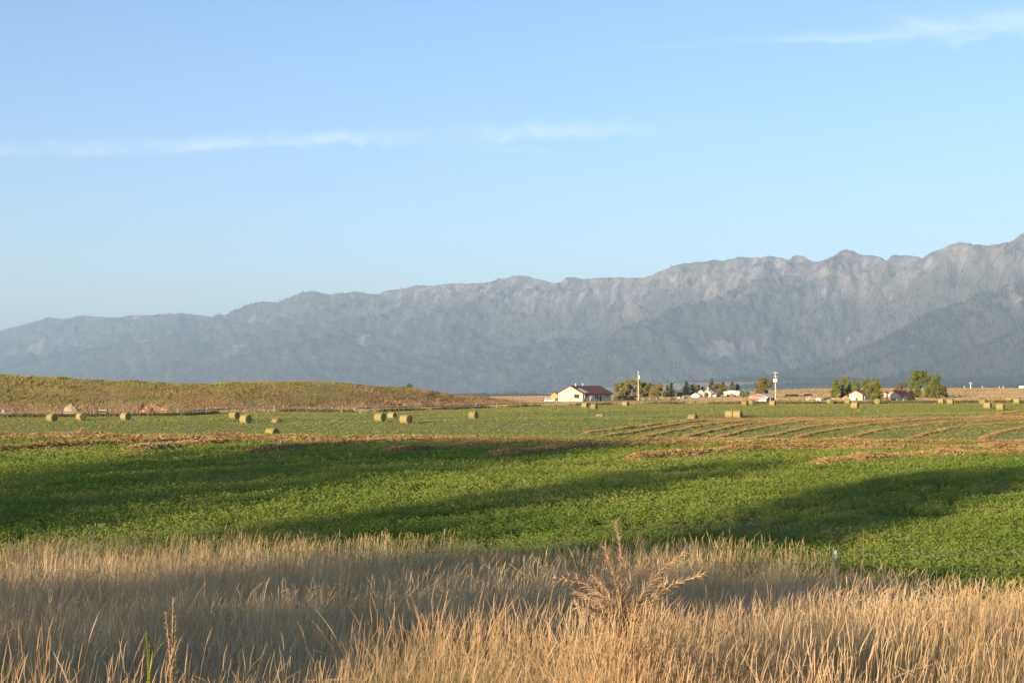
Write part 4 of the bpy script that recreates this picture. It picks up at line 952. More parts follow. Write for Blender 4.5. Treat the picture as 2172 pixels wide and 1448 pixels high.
for f in (0.1, 0.25, 0.4, 0.55, 0.7, 0.95):
    mb = MB(); mb.tube([(0.9, f * DC['L'], -0.3), (0.9, f * DC['L'], 1.0)], 0.06, 5); mb.build('porch_post', mwhite, hC)
mb = MB(); mb.box((0.9, DC['L'] * 0.5, 0.95), (0.08, DC['L'] * 0.95, 0.08)); mb.build('porch_rail', mwood, hC)
gable('garage', 'low garage with dark red roof between the two cream houses', 'garage', 1872, 1884, 1893, 849, 838, 831.5, mpink, mdkroof, Y=470)
# red barn
hR, rR, DR = gable('red_barn', 'red barn with white lean-to roof behind the hayfield edge', 'barn', 1593, 1629, 1648, 852, 842.6, 835.6, mred, mpale, over=0.1, thick=0.08, wallside=mdark)  # near-black long side paints the shade of its open bays
for f in (0.3, 0.62, 0.95):
    mb = MB(); mb.tube([(0.15, f * DR['L'], -0.3), (0.15, f * DR['L'], DR['he'])], 0.12, 5); mb.build('post', mwood, hR)
panel(hR, 'g', DR['w'] * 0.5, DR['he'] - 0.1, DR['w'] * 0.98, 0.14, mpale, 'trim_board', 0.05)
def open_shed(name, label, pxL, pxC, pxR, base, top, m1, Y=None, al=AL):
    C0 = G(pxC, base) if Y is None else np.array([TX(pxC) * Y, Y, float(H(np.array(TX(pxC) * Y), np.array(Y)))])
    S = pxm(C0[1]); w = (pxC - pxL) / S / math.cos(al); L = (pxR - pxC) / S / math.sin(al); h = -C0[2] - (top - 824) / S; hb_ = h * 0.72
    root = empty(name, C0, -al, label, 'shed'); m = MB()
    m.add([(-w, 0, -.4), (0, 0, -.4), (0, 0, h), (-w, 0, hb_), (-w, L, -.4), (0, L, -.4), (0, L, h), (-w, L, hb_)], [(0, 1, 2, 3), (7, 6, 5, 4), (4, 0, 3, 7)]); m.build('wall', m1, root)
    m = MB(); m.box((-0.35, L / 2, h * 0.5 - 0.3), (0.1, L - 0.2, h - 0.2)); m.build('shade_slab', mdark, root)  # dark slab standing in for the shade inside the bays
    m = MB(); m.add([(-w - .2, -.2, hb_ + .02), (.25, -.2, h + .05), (.25, L + .2, h + .05), (-w - .2, L + .2, hb_ + .02), (-w - .2, -.2, hb_ + .12), (.25, -.2, h + .15), (.25, L + .2, h + .15), (-w - .2, L + .2, hb_ + .12)], [(3, 2, 1, 0), (4, 5, 6, 7), (0, 1, 5, 4), (1, 2, 6, 5), (2, 3, 7, 6), (3, 0, 4, 7)]); m.build('roof', mpale, root)
    for f in (0.02, 0.5, 0.98):
        m = MB(); m.tube([(-0.05, f * L, -.4), (-0.05, f * L, h)], 0.09, 5); m.build('post', mwood, root)
    return root
open_shed('open_shed', 'small white shed with dark open front, against the front of the red barn', 1611, 1625.5, 1634, 853.2, 845.5, mwhite)
open_shed('open_shed', 'white lean-to shed with dark open bays, left of the farm cluster', 1432, 1449, 1462, 849.2, 841.2, mwhite, Y=520)
gable('white_shed', 'small white shed with pale roof in the farm cluster', 'shed', 1468, 1483, 1491, 846, 838.6, 834.2, mwhite, mpale, Y=565)
hG, rG, DG = gable('grey_house', 'grey farm building with pale roof and chimney in the farm cluster', 'house', 1493, 1508, 1519.5, 846, 834.2, 827.2, mgreysid, mpale, Y=585, wallside=mteal)
mb = MB(); mb.box((-DG['w'] * 0.55, 1.2, DG['hr'] + 0.5), (0.5, 0.5, 1.6)); mb.build('chimney', mcream2, rG)
simple_windows(hG, DG, [('g', 0.3, 0.35, 1.0, 0.9, mwhite), ('g', 0.75, 0.35, 0.9, 0.9, mwhite)])
hU, rU, DU = gable('farm_house', 'house with blue-grey roof and pink wall behind the small white shed', 'house', 1480, 1494, 1503, 845, 833, 826.2, mpink, mblueroof, Y=625)
simple_windows(hU, DU, [('g', 0.3, 0.35, 1.0, 1.0, mwhite)])
hM, rM, DM = gable('metal_barn', 'large pale metal barn with teal side in the farm cluster', 'barn', 1538, 1569.5, 1597, 846, 831.2, 828.4, mcream, mpale, Y=600, over=0.2, wallside=mteal)
panel(hM, 'g', DM['w'] * 0.3, 0, DM['w'] * 0.22, DM['he'] * 0.75, mwhite, 'sliding_door'); panel(hM, 's', DM['L'] * 0.5, 0, DM['L'] * 0.25, DM['he'] * 0.6, mpale, 'sliding_door')
open_shed('open_shed', 'low dark open shed between the grey house and the pale metal barn', 1512, 1519, 1531, 846, 836.8, mgreysid, Y=580)

# red hay machine parked in front of the metal barn
p = np.array([TX(1551) * 570, 570, float(H(np.array(TX(1551) * 570), np.array(570.0)))]); root = empty('hay_rake', p, 0.3, 'rusty red farm machine parked in front of the pale metal barn', 'farm machine')
mrd = mat('rust_red_steel', (0.24, 0.075, 0.055), 0.7, 0.2)
m = MB(); m.tube([(-1.6, 0, 0.9), (1.6, 0, 0.9)], 0.12, 6); m.tube([(-1.2, 0, 0.9), (-0.2, -0.2, 2.0), (1.2, 0, 0.9)], 0.1, 6); m.tube([(0, 0, 0.9), (0, -2.2, 0.7)], 0.1, 6); m.box((0.2, 0, 1.2), (0.8, 0.5, 0.4)); m.build('frame', mrd, root)
for x in (-1.5, 1.5):
    m = MB(); m.tube([(x, -0.12, 0.55), (x, 0.12, 0.55)], 0.55, 14); m.build('wheel', mat_tyre, root)
for x in (-0.9, -0.3, 0.3, 0.9):
    m = MB(); m.ring((x, 0.5, 0.6), (0.4, 1, 0), 0.55, 0.05, 14); m.build('rake_wheel', mrd, root)

# ------------------------------------------------------------------ poles and power lines
def pole(label, px, base, top, r, arms=(), transf=None, lamp=False, Y=None, m=mwood, group=None):
    p = G(px, base) if Y is None else np.array([TX(px) * Y, Y, float(H(np.array(TX(px) * Y), np.array(Y)))])
    S = pxm(p[1]); h = -p[2] - (top - 824) / S
    root = empty('utility_pole', p, 0, label, 'utility pole', group)
    mb = MB(); mb.tube([(0, 0, -0.5), (0, 0, h * 0.5), (0, 0, h)], [r * 1.15, r, r * 0.8], 8); mb.build('pole', m, root)
    for (dz, hl, ang) in arms:
        mb = MB(); mb.box((0, -r - 0.06, h - dz), (2 * hl, 0.12, 0.14), 0, ang); a = mb.build('crossarm', mwood, root)
        for f in (-0.92, 0, 0.92):
            mb = MB(); mb.tube([(f * hl * math.cos(ang), -r - 0.06 + f * hl * math.sin(ang), h - dz + 0.07), (f * hl * math.cos(ang), -r - 0.06 + f * hl * math.sin(ang), h - dz + 0.3)], [0.07, 0.05], 6); mb.build('insulator', mgal, a)
    if transf:
        for dx, dz in transf:
            mb = MB(); mb.tube([(dx, -r * 0.2, h - dz - 0.5), (dx, -r * 0.2, h - dz + 0.4), (dx, -r * 0.2, h - dz + 0.5)], [0.3, 0.3, 0.2], 10); mb.build('transformer', mgal, root)
    if lamp:
        mb = MB(); mb.tube([(0, 0, h - 2.8), (-0.5, -0.1, h - 2.72), (-0.85, -0.15, h - 2.8)], 0.05, 5); mb.box((-0.95, -0.16, h - 2.84), (0.4, 0.2, 0.12)); mb.build('lamp_arm', mgal, root)
    return p, h
pA, hA = pole('tall pale utility pole with a transformer and lamp arm, right of the farmhouse', 1354, 850.5, 786.5, 0.17, (), [(0.42, 2.1)], True)
pB, hB_ = pole('tall utility pole with crossarms and transformers, beside the red barn', 1645, 849.5, 788.5, 0.17, ((0.35, 0.75, 0.3), (1.5, 0.7, 0.4)), [(-0.42, 2.7), (0.4, 2.6)])
gp_ = 'far poles on the right skyline'
far_poles = [(2045, 818, 0.2, 'far pale pole right of the cottonwoods, shorter neighbour of the thick one'), (2058.5, 810.5, 0.28, 'thickest and tallest far pole right of the cottonwoods'), (2083, 817.5, 0.18, 'thin pale far pole, right neighbour of the thick one'), (2095, 823, 0.16, 'shortest far pole on the right skyline'),
             (2119, 818, 0.18, 'left one of two close thin far poles near the right border'), (2127.5, 817.5, 0.18, 'right one of two close thin far poles near the right border'), (2159, 814.5, 0.2, 'dark far pole beside the white trailer'), (2168, 818, 0.18, 'pale far pole at the right border behind the white trailer')]
tops = []
for px, top, r, lab in far_poles:
    p, h = pole(lab, px, 832, top, r, ((0.5, 0.9, 0.2),) if r > 0.25 else (), None, False, Y=720, m=mdark if px == 2159 else mwood, group=gp_); tops.append((p, h))
def cable(label, a, b_, sag, r, cat='power line'):
    a = np.array(a); b_ = np.array(b_); mb = MB()
    pts = [a + (b_ - a) * k / 40 - np.array([0, 0, sag * 4 * (k / 40) * (1 - k / 40)]) for k in range(41)]
    mb.tube(pts, r, 4); return tag(mb.build('power_line', mgal), label, cat)
eB = np.array([pB[0], pB[1], pB[2] + hB_ - 0.1])
cable('upper power line running right from the pole by the red barn', eB, at(2330, 780, 470), 2.6, 0.016)
cable('lower power line running right from the pole by the red barn', eB - np.array([0, 0, 6.0]), at(1790, 831, 475), 0.15, 0.016)
# white trailer on the skyline
p = np.array([TX(2166) * 715, 715, float(H(np.array(TX(2166) * 715), np.array(715.0)))]); root = empty('trailer', p, 0.1, 'small white trailer on the skyline at the right border', 'trailer')
mb = MB(); mb.box((0, 0, 1.1), (2.0, 1.6, 1.2)); mb.build('body', mwhite, root)
for x in (-0.6, 0.6):
    mb = MB(); mb.tube([(x, -1.0, 0.35), (x, 1.0, 0.35)], 0.35, 10); mb.build('wheel', mat_tyre, root)

# ------------------------------------------------------------------ wheel-line irrigation and fences
msteel = mat('dull_steel_pipe', (0.16, 0.13, 0.11), 0.6, 0.2, metal=0.2)
mrust = mat('rusty_red_paint', (0.36, 0.08, 0.06), 0.7, 0.2)
pipe_rows = [(-120, 882), (0, 879.7), (121, 877.6), (223, 878.8), (344, 880.5), (400, 876), (521, 871.5), (627, 868.3), (700, 871.3), (797, 872), (845, 869.5), (921, 862.8), (1002, 861.3), (1093, 859.2), (1184, 855.8), (1254, 853.6), (1337, 851.8), (1400, 852.2), (1440, 852.6)]
WR = 0.95
def pipe_pt(px):
    # the pipe lies on wheels just outside the field's edge
    th = (px - 1086) / F; y = float(np.interp(th, _ea, _ey)) + 2.2; x = th * y
    return np.array([x, y, float(HM(np.array(x), np.array(y))) + WR])
root = empty('wheel_line', pipe_pt(300) * np.array([1, 1, 0]) + np.array([0, 0, float(H(*pipe_pt(300)[:2]))]), 0, 'long wheeled irrigation pipe along the far edge of the hayfield with red drive mover', 'irrigation line')
o0 = np.array(root.location)
pp = [pipe_pt(px) - o0 for px in np.arange(-140, 1461, 20)]
mb = MB(); mb.tube(pp, 0.10, 6); mb.build('pipe', msteel, root)
wheels = [38, 134, 192, 207, 228, 294, 304, 318, 328, 395, 470, 566, 628, 700, 788, 880, 976, 1035, 1095, 1156, 1213, 1264, 1309, 1368, 1425]
def wheel(c, axis, par, r, mt_, spokes=8):
    m = MB(); m.ring(c, axis, r, 0.085, 24); w = m.build('wheel', mt_, par)
    m = MB(); a = np.cross(axis, (0, 0, 1)); a /= np.linalg.norm(a)
    for k in range(spokes):
        q = 2 * math.pi * k / spokes; m.tube([c, c + r * (a * math.cos(q) + np.array([0, 0, 1]) * math.sin(q))], 0.018, 4)
    m.build('spokes', mt_, w)
for px in wheels:
    c = pipe_pt(px) - o0; ax_ = pipe_pt(px + 6) - pipe_pt(px - 6); ax_[2] = 0; ax_ /= np.linalg.norm(ax_)
    yaw = rng.normal(0, 0.25); ax_ = np.array([ax_[0] * math.cos(yaw) - ax_[1] * math.sin(yaw), ax_[0] * math.sin(yaw) + ax_[1] * math.cos(yaw), 0])
    wheel(c, ax_, root, WR, mrust if 290 < px < 330 else msteel)
c = pipe_pt(304) - o0
m = MB(); m.tube([c + np.array([-1.3, -0.2, -0.5]), c + np.array([-0.2, -0.2, 1.1]), c + np.array([2.0, -0.2, -0.6])], 0.09, 6); m.tube([c + np.array([-1.3, -0.2, -0.5]), c + np.array([2.2, -0.2, -0.6])], 0.09, 6); m.tube([c + np.array([0.3, -0.2, 0.7]), c + np.array([0.5, -0.2, -0.5])], 0.07, 6); m.build('mover_frame', mrust, root)
m = MB(); m.box(c + np.array([-0.15, -0.1, 1.05]), (0.5, 0.5, 0.75)); m.tube([c + np.array([-0.1, 0, 1.4]), c + np.array([-0.1, 0, 1.8])], 0.07, 6); m.box(c + np.array([0.05, -0.1, 0.5]), (0.55, 0.45, 0.4)); m.build('engine', mdark, root)
m = MB(); m.box(c + np.array([0.25, -0.42, 0.1]), (0.45, 0.2, 0.5)); m.build('fuel_tank', mat('yellow_paint', (0.6, 0.4, 0.08), 0.5), root)
mwp = mat('pale_post_wood', (0.42, 0.36, 0.28), 0.85, 0.15)
# sprinkler risers standing pale along the pipe
for px in (43, 352, 377, 438, 492, 582, 600, 656, 703, 751, 797, 843, 887, 1010, 1053):
    c = pipe_pt(px) - o0; m = MB(); m.tube([c + np.array([0.1, -0.12, -0.85]), c + np.array([0.1, -0.12, 0.35])], 0.06, 6); m.build('riser', mwp, root)
# wire fence with posts between the field and the hill
post_px = [(200, 871), (235, 871), (246, 871), (263, 872), (279, 873), (307, 875), (335, 878), (357, 880), (377, 879), (400, 878), (418, 876), (438, 876), (459, 874.5), (480, 873), (499, 872), (519, 871), (539, 870), (560, 870), (582, 870), (601, 869.5), (628, 868), (656, 867), (680, 866), (703, 866), (727, 865), (751, 865), (775, 863), (792, 862), (820, 862), (843, 862), (887, 861.5), (928, 861), (970, 860), (1009, 860), (1053, 859)]
fp = []
for px, r in post_px:
    th = (px - 1086) / F; y = float(np.interp(th, _ea, _ey)) + 4.0 + (r < 876) * 5.0 * (px < 300); x = th * y; fp.append(np.array([x, y, float(HM(np.array(x), np.array(y)))]))
root = empty('wire_fence', fp[0], 0, 'wire fence with thin pale posts along the foot of the hill', 'fence'); o0 = fp[0]
for p in fp:
    hgt = rng.uniform(1.1, 1.55); m = MB(); tl = rng.normal(0, 0.06, 2); m.tube([p - o0 - np.array([0, 0, 0.3]), p - o0 + np.array([tl[0], tl[1], hgt])], [0.055, 0.045], 6); m.build('post', mwp, root)
for zz_ in (0.35, 0.7, 1.05):
    m = MB(); m.tube([p - o0 + np.array([0, -0.08, zz_]) for p in fp], 0.012, 4); m.build('wire', mgal, root)
# rail gate at the left
p1 = fp[0] + np.array([1.6, 1.0, 0]); root = empty('rail_gate', p1, 0.05, 'pale wooden rail gate between the dirt pile and the hill foot', 'gate')
m = MB()
for zz_ in (0.5, 1.2): m.box((0, 0, zz_), (1.9, 0.07, 0.14))
m.build('rail', mwp, root)
for x in (-1.0, 1.0):
    m = MB(); m.tube([(x, 0.05, -0.3), (x, 0.05, 1.55)], 0.09, 6); m.build('post', mwp, root)
# rail fence right of the farmhouse
ps = [(1308 + 14 * k) for k in range(13)]; Y0 = 500
fp = [np.array([TX(px) * Y0, Y0, float(H(np.array(TX(px) * Y0), np.array(float(Y0))))]) for px in ps]
root = empty('rail_fence', fp[0], 0, 'low pale rail fence in the dry grass right of the farmhouse', 'fence')
for p in fp:
    m = MB(); m.tube([p - fp[0] - np.array([0, 0, 0.3]), p - fp[0] + np.array([0, 0, 1.15])], 0.1, 6); m.build('post', mwp, root)
m = MB()
for zz_ in (0.5, 1.0): m.tube([p - fp[0] + np.array([0, -0.08, zz_]) for p in fp], 0.06, 4)
m.build('rail', mwp, root)

# ------------------------------------------------------------------ dirt piles, junk, tractor, animals
def pile(name, label, px0, px1, base, top, m_, seed, cat, peaks=((0.4, 1.0),), rough_=0.12, Y=None):
    c = G((px0 + px1) / 2, base) if Y is None else np.array([TX((px0 + px1) / 2) * Y, Y, float(HM(np.array(TX((px0 + px1) / 2) * Y), np.array(Y)))])
    S = pxm(c[1]); w = (px1 - px0) / S; h = -c[2] - (top - 824) / S
    n = 36; u = np.linspace(-0.5, 0.5, n); A, B = np.meshgrid(u, u, indexing='ij')
    z = np.zeros_like(A)
    for f, hh_ in peaks:
        d = np.sqrt(((A - (f - 0.5)) / (0.5)) ** 2 + (B / 0.5) ** 2); z = np.maximum(z, hh_ * np.clip(1 - d, 0, 1) ** 1.0)
    z = z * h * (1 + rough_ * 3 * (fbm(A * 9 + seed, B * 9, 3, seed) - 0.5)) - 0.15
    V = np.stack([A * w, B * w * 0.8, z], -1).reshape(-1, 3); i = np.arange(n * n).reshape(n, n)
    Q = np.stack([i[:-1, :-1], i[1:, :-1], i[1:, 1:], i[:-1, 1:]], -1).reshape(-1, 4)
    o = npmesh(name, V, Q, m_, smooth=False); o.location = tuple(float(q) for q in c); return tag(o, label, cat)
mdirt = mat('tan_dirt', (0.33, 0.25, 0.165), 1.0, 0.25, 1.5, bump=0.5); mgravel = mat('pale_gravel', (0.36, 0.32, 0.28), 1.0, 0.45, 2.5, bump=0.8)
mdw = mat('rusty_dry_weeds', (0.36, 0.20, 0.10), 1.0, 0.3, 2.0, bump=0.6)
pile('dirt_pile', 'peaked tan dirt pile behind the second bale from the left', 126, 182, 874, 852.5, mdirt, 5, 'dirt pile', ((0.45, 1.0),), Y=322)
pile('dirt_pile', 'smaller pale dirt pile behind the red irrigation mover', 292, 330, 875.5, 858, mdirt, 6, 'dirt pile', ((0.5, 1.0),), Y=322)
pile('brush_pile', 'rust brown mound of dry weeds right of the smaller dirt pile', 318, 374, 874.5, 855.5, mdw, 7, 'brush pile', ((0.25, 0.9), (0.6, 0.8)), 0.2, Y=324)
pile('rubble_pile', 'grey and white rubble heap cut by the left border', -30, 32, 875, 859, mgravel, 8, 'rubble pile', ((0.3, 1.0), (0.6, 0.6)), 0.35, Y=320)
pile('dirt_pile', 'orange tan earth bank left of the cream building with garage door', 1762, 1806, 854, 838, mat('orange_earth', (0.48, 0.30, 0.17), 1.0, 0.2, 1.0, bump=0.5), 9, 'earth bank', ((0.35, 0.7), (0.75, 1.0)), 0.15, Y=440)
jp = np.array([TX(1738) * 432, 432.0, 0]); jp[2] = float(H(jp[0], jp[1])); root = empty('junk_pile', jp, 0, 'heap of grey scrap and pale boards on the field edge left of the earth bank', 'junk pile'); g = np.random.default_rng(4)
for k in range(26):
    m = MB(); sz = g.uniform(0.3, 1.6, 3) * np.array([1, 1, 0.45]); m.box((g.uniform(-4.0, 4.0), g.uniform(-1, 1), g.uniform(0.1, 1.1) * (1 - abs(g.uniform(-.5, .5)))), sz, 0, g.uniform(0, 3)); m.build('scrap', [mgrey, mwhite, mdark, mwp][k % 4], root)
# tractor
p = G(1027, 846, fn=HM); p = np.array([TX(1027) * 560, 560, float(H(np.array(TX(1027) * 560), np.array(560.0)))])
root = empty('tractor', p, R(20), 'dark green tractor with open cab on the dry grass at the end of the hill', 'tractor')
mgreen = mat('dark_green_paint', (0.035, 0.08, 0.035), 0.5)
m = MB(); m.box((1.2, 0, 1.25), (1.9, 0.9, 0.9)); m.box((-0.3, 0, 0.95), (1.6, 1.1, 0.7)); m.build('body', mgreen, root)
m = MB()
for x in (-1.0, 0.45):
    for y in (-0.6, 0.6): m.tube([(x, y, 1.2), (x, y, 2.9)], 0.06, 5)
m.build('cab_frame', mdark, root); m = MB(); m.box((-0.28, 0, 2.97), (1.8, 1.5, 0.16)); m.build('cab_roof', mgreen, root)
for x, r in ((-0.7, 0.8), (1.6, 0.55)):
    for y in (-0.85, 0.85):
        m = MB(); m.tube([(x, y - 0.2, r), (x, y + 0.2, r)], r, 16); w = m.build('wheel', mat_tyre, root); m = MB(); m.tube([(x, y * 1.02 - 0.21, r), (x, y * 1.02 + 0.21, r)], r * 0.45, 10); m.build('rim', mat('yellow_rim', (0.55, 0.42, 0.08), 0.5), w)
# cattle grazing in the far pasture
mcow = mat('dark_brown_hide', (0.035, 0.02, 0.015), 0.8, 0.3, 2.0)
def cow_mesh():
    m = MB()
    m.tube([(-1.05, 0, 1.15), (-0.95, 0, 1.1), (-0.6, 0, 1.05), (0, 0, 0.98), (0.5, 0, 1.02), (0.8, 0, 1.08), (1.0, 0, 1.1), (1.3, 0, 0.95), (1.55, 0, 0.62), (1.75, 0, 0.32), (1.85, 0, 0.2)], [0.05, 0.28, 0.38, 0.42, 0.40, 0.36, 0.28, 0.2, 0.17, 0.14, 0.07], 10)
    for x in (-0.8, 0.75):
        for y in (-0.2, 0.2):
            k = -0.08 if x < 0 else 0.02
            m.tube([(x, y, 0.95), (x + 0.03, y, 0.55), (x + k, y, 0.45), (x, y, 0.06), (x + 0.03, y, 0)], [0.17, 0.1, 0.075, 0.055, 0.07], 6)
    m.tube([(-1.08, 0, 1.2), (-1.2, 0, 0.9), (-1.2, 0, 0.5)], [0.04, 0.025, 0.04], 5)
    for y in (-1, 1): m.tube([(1.52, y * 0.12, 0.72), (1.5, y * 0.3, 0.72)], [0.06, 0.02], 5)
    return m
cw = cow_mesh(); first = None
for px, Y, rz, lab in ((1670.5, 545, 2.9, 'single dark cow standing right of the pole by the red barn'), (1680, 540, 0.2, 'dark cow grazing in the far pasture, left of a close pair'), (1690, 542, 3.0, 'dark cow grazing in the far pasture, right of a close pair'), (1709, 550, 0.1, 'dark cow left of two standing nose to tail near the junk pile'), (1718, 550, 0.3, 'dark cow right of two standing nose to tail near the junk pile'), (1394.5, 512, 0.4, 'dark cow grazing right of the utility pole by the willows'), (1428, 470, 2.6, 'dark animal at the field edge near the white lean-to shed')):
    if first is None: o = first = cw.build('cow', mcow, smooth=True); o.scale = (0.72,) * 3
    else: o = first.copy(); col.objects.link(o)
    x = TX(px) * Y; o.location = (x, Y, float(H(np.array(x), np.array(float(Y))))); o.rotation_euler = (0, 0, rz); tag(o, lab, 'cow', 'dark cattle in the far pasture')

# ------------------------------------------------------------------ trees
mbark = mat('grey_brown_bark', (0.16, 0.12, 0.085), 0.95, 0.3, 3.0)
def crownmat(name, a, b_, c_, tr=0.35):
    return leafmat(name, [(0.0, a), (0.5, b_), (1.0, c_)], tr, 0.55, [(0.35, a), (0.65, c_)], 0.4, 0.35)[0]
mcott = crownmat('cottonwood_leaf', (0.065, 0.10, 0.022), (0.12, 0.16, 0.034), (0.26, 0.25, 0.055))
mpop = crownmat('poplar_leaf', (0.075, 0.12, 0.024), (0.145, 0.185, 0.038), (0.28, 0.27, 0.055))
mwill = crownmat('willow_leaf', (0.13, 0.13, 0.036), (0.22, 0.195, 0.05), (0.34, 0.27, 0.075))
mautumn = crownmat('turning_leaf', (0.10, 0.105, 0.026), (0.18, 0.165, 0.04), (0.32, 0.22, 0.07))
mspruce = crownmat('spruce_needle', (0.020, 0.036, 0.022), (0.035, 0.055, 0.028), (0.065, 0.075, 0.035), 0.1)
mspr2 = crownmat('olive_conifer_needle', (0.07, 0.08, 0.028), (0.12, 0.125, 0.04), (0.19, 0.165, 0.055), 0.15)
msilver = crownmat('silver_leaf', (0.10, 0.12, 0.10), (0.16, 0.18, 0.15), (0.24, 0.25, 0.20), 0.2)
mplum = crownmat('dark_plum_leaf', (0.045, 0.03, 0.03), (0.07, 0.05, 0.045), (0.10, 0.07, 0.05), 0.2)
def trunk_mesh(h, r, g, nl=5, spread=0.3):
    m = MB(); lean = g.normal(0, 0.03, 2)
    m.tube([(0, 0, -0.3), (lean[0] * h * 0.3, lean[1] * h * 0.3, h * 0.3), (lean[0] * h * 0.7, lean[1] * h * 0.7, h * 0.62), (lean[0] * h, lean[1] * h, h * 0.9)], [r * 1.2, r, r * 0.6, r * 0.15], 8)
    for k in range(nl):
        a = g.uniform(0, 6.28); z0 = h * g.uniform(0.22, 0.6); l = h * spread * g.uniform(0.6, 1.1)
        m.tube([(0, 0, z0), (math.cos(a) * l * 0.5, math.sin(a) * l * 0.5, z0 + l * 0.5), (math.cos(a) * l, math.sin(a) * l, z0 + l * 0.85)], [r * 0.5, r * 0.32, r * 0.08], 5)
    return m
def broadleaf(name, label, px, Y, top, wpx, m_, seed, cat='tree', kind='round', base_gap=0.12, group=None, dens=1.0, lean=0):
    g = np.random.default_rng(seed); x = TX(px) * Y; z = float(HM(np.array(x), np.array(float(Y)))); S = pxm(Y); h = -z - (top - 824) / S; w = wpx / S
    root = empty(name, (x, Y, z), 0, label, cat, group)
    trunk_mesh(h, max(0.08, h * 0.018), g, 6, 0.25 if kind == 'tall' else 0.3).build('trunk', mbark, root)
    nc_ = int((26 if kind != 'tall' else 30) * max(1, w * h / 45) ** 0.6)
    C = []
    for k in range(nc_):
        f = g.random()
        zc = base_gap + (0.97 - base_gap) * f
        if kind == 'tall': rmax = 0.5 * math.sin(math.pi * min(1, (0.12 + 0.88 * f)) ** 0.75) ** 0.7 * (0.55 + 0.5 * g.random())
        elif kind == 'bush': rmax = 0.5 * math.sqrt(max(0, 1 - (f * 0.95) ** 2)) * (0.8 + 0.25 * g.random())
        else: rmax = 0.5 * math.sqrt(max(0.03, 1 - ((f - 0.45) / 0.56) ** 2)) * (0.62 + 0.42 * g.random())
        a = g.uniform(0, 6.28); rr_ = rmax * math.sqrt(g.uniform(0.25, 1))
        C.append((math.cos(a) * rr_ * w, math.sin(a) * rr_ * w, zc * h))
    C = np.array(C); nl = int(110 * dens); cr = (0.15 if kind == 'tall' else 0.13) * min(w * 1.15, h) * (1.1 if kind == 'tall' else 1)
    d = rand_dirs(nc_ * nl, g).reshape(nc_, nl, 3) * (g.random((nc_, nl, 1)) ** 0.5) * (cr * g.uniform(0.6, 1.35, (nc_, 1, 1)))
    P = (C[:, None] + d).reshape(-1, 3); P[:, 2] = np.clip(P[:, 2], 0.05 * h, h * 1.0)
    V, Q = leaf_quads(P, 0.34 * (h / 8) ** 0.3 * (Y / 480), g, 0.15, 0.75); npmesh('crown', V, Q, m_, parent=root)
    return root
def conifer(name, label, px, Y, top, wpx, m_, seed, group=None):
    g = np.random.default_rng(seed); x = TX(px) * Y; z = float(HM(np.array(x), np.array(float(Y)))); S = pxm(Y); h = -z - (top - 824) / S; w = wpx / S
    root = empty(name, (x, Y, z), 0, label, 'conifer', group)
    m = MB(); m.tube([(0, 0, -0.3), (0, 0, h * 0.5), (0, 0, h * 0.97)], [h * 0.02, h * 0.013, 0.02], 7); m.build('trunk', mbark, root)
    A, Bv, Cc = [], [], []
    nlev = max(9, int(h / 0.55))
    for k in range(nlev):
        f = (k + g.uniform(-0.3, 0.3)) / nlev; zc = h * (0.08 + 0.92 * f); rl = 0.5 * w * (1 - f) ** 0.8 * g.uniform(0.7, 1.15) + 0.08
        for j in range(int(14 + 10 * (1 - f))):
            a = g.uniform(0, 6.28); l = rl * g.uniform(0.7, 1.1)
            for s_ in np.linspace(0.25, 1, max(2, int(l / 0.45))):
                Cc.append((math.cos(a) * l * s_, math.sin(a) * l * s_, zc - 0.28 * l * s_ + g.normal(0, 0.08)))
                A.append(np.array([math.cos(a), math.sin(a), -0.35]) * 0.33); Bv.append(np.array([-math.sin(a), math.cos(a), g.normal(0, 0.5)]) * (0.24 * (1.2 - 0.6 * s_)))
    V, Q = quads_at(np.array(Cc), np.array(A) * (Y / 560), np.array(Bv) * (Y / 560)); npmesh('crown', V, Q, m_, parent=root)
    return root
gw = 'yellow green willows right of the farmhouse'
broadleaf('willow_tree', 'leftmost rounded willow, touching the farmhouse roof end', 1320, 505, 812, 50, mwill, 1, group=gw, base_gap=0.02, kind='bush', dens=1.6)
broadleaf('willow_tree', 'tallest rounded willow, between farmhouse and utility pole', 1343, 508, 805, 58, mwill, 2, group=gw, base_gap=0.02, kind='bush', dens=1.6)
broadleaf('willow_tree', 'willow directly right of the pale utility pole', 1374, 512, 812, 54, mwill, 3, group=gw, base_gap=0.02, kind='bush', dens=1.6)
broadleaf('willow_tree', 'rightmost low willow, next to the dark spruce', 1398, 506, 814, 44, mwill, 4, group=gw, base_gap=0.02, kind='bush', dens=1.6)
gc = 'conifers around the farm cluster'
for px, Y, top, w, m_, lab in ((1415, 600, 816, 17, mspruce, 'short dark spruce just right of the willows'), (1424, 590, 810, 22, mspruce, 'dark pointed spruce left of the white lean-to shed'), (1456, 640, 808, 30, mspruce, 'broad dark conifer above the white lean-to shed'), (1482, 650, 815, 14, mspruce, 'small pointed conifer behind the blue-grey roof, left one'), (1490, 655, 819, 12, mspruce, 'smallest pointed conifer behind the blue-grey roof'), (1510, 650, 801, 28, mspr2, 'tallest conifer, rising behind the chimney of the grey building'), (1534, 660, 809, 24, mspr2, 'olive conifer right of the tallest one'), (1553, 660, 808, 22, mspr2, 'pointed conifer above the roof peak of the metal barn'), (1564, 665, 813, 22, mspr2, 'conifer above the right roof of the metal barn')):
    conifer('spruce_tree', lab, px, Y, top, w, m_, int(px), gc)
broadleaf('leafy_tree', 'olive rounded tree behind the small white shed', 1473, 645, 815, 30, mautumn, 11, dens=1.4)
broadleaf('leafy_tree', 'loose olive tree between the tallest conifer and the metal barn', 1526, 640, 813, 30, mautumn, 12, dens=1.4)
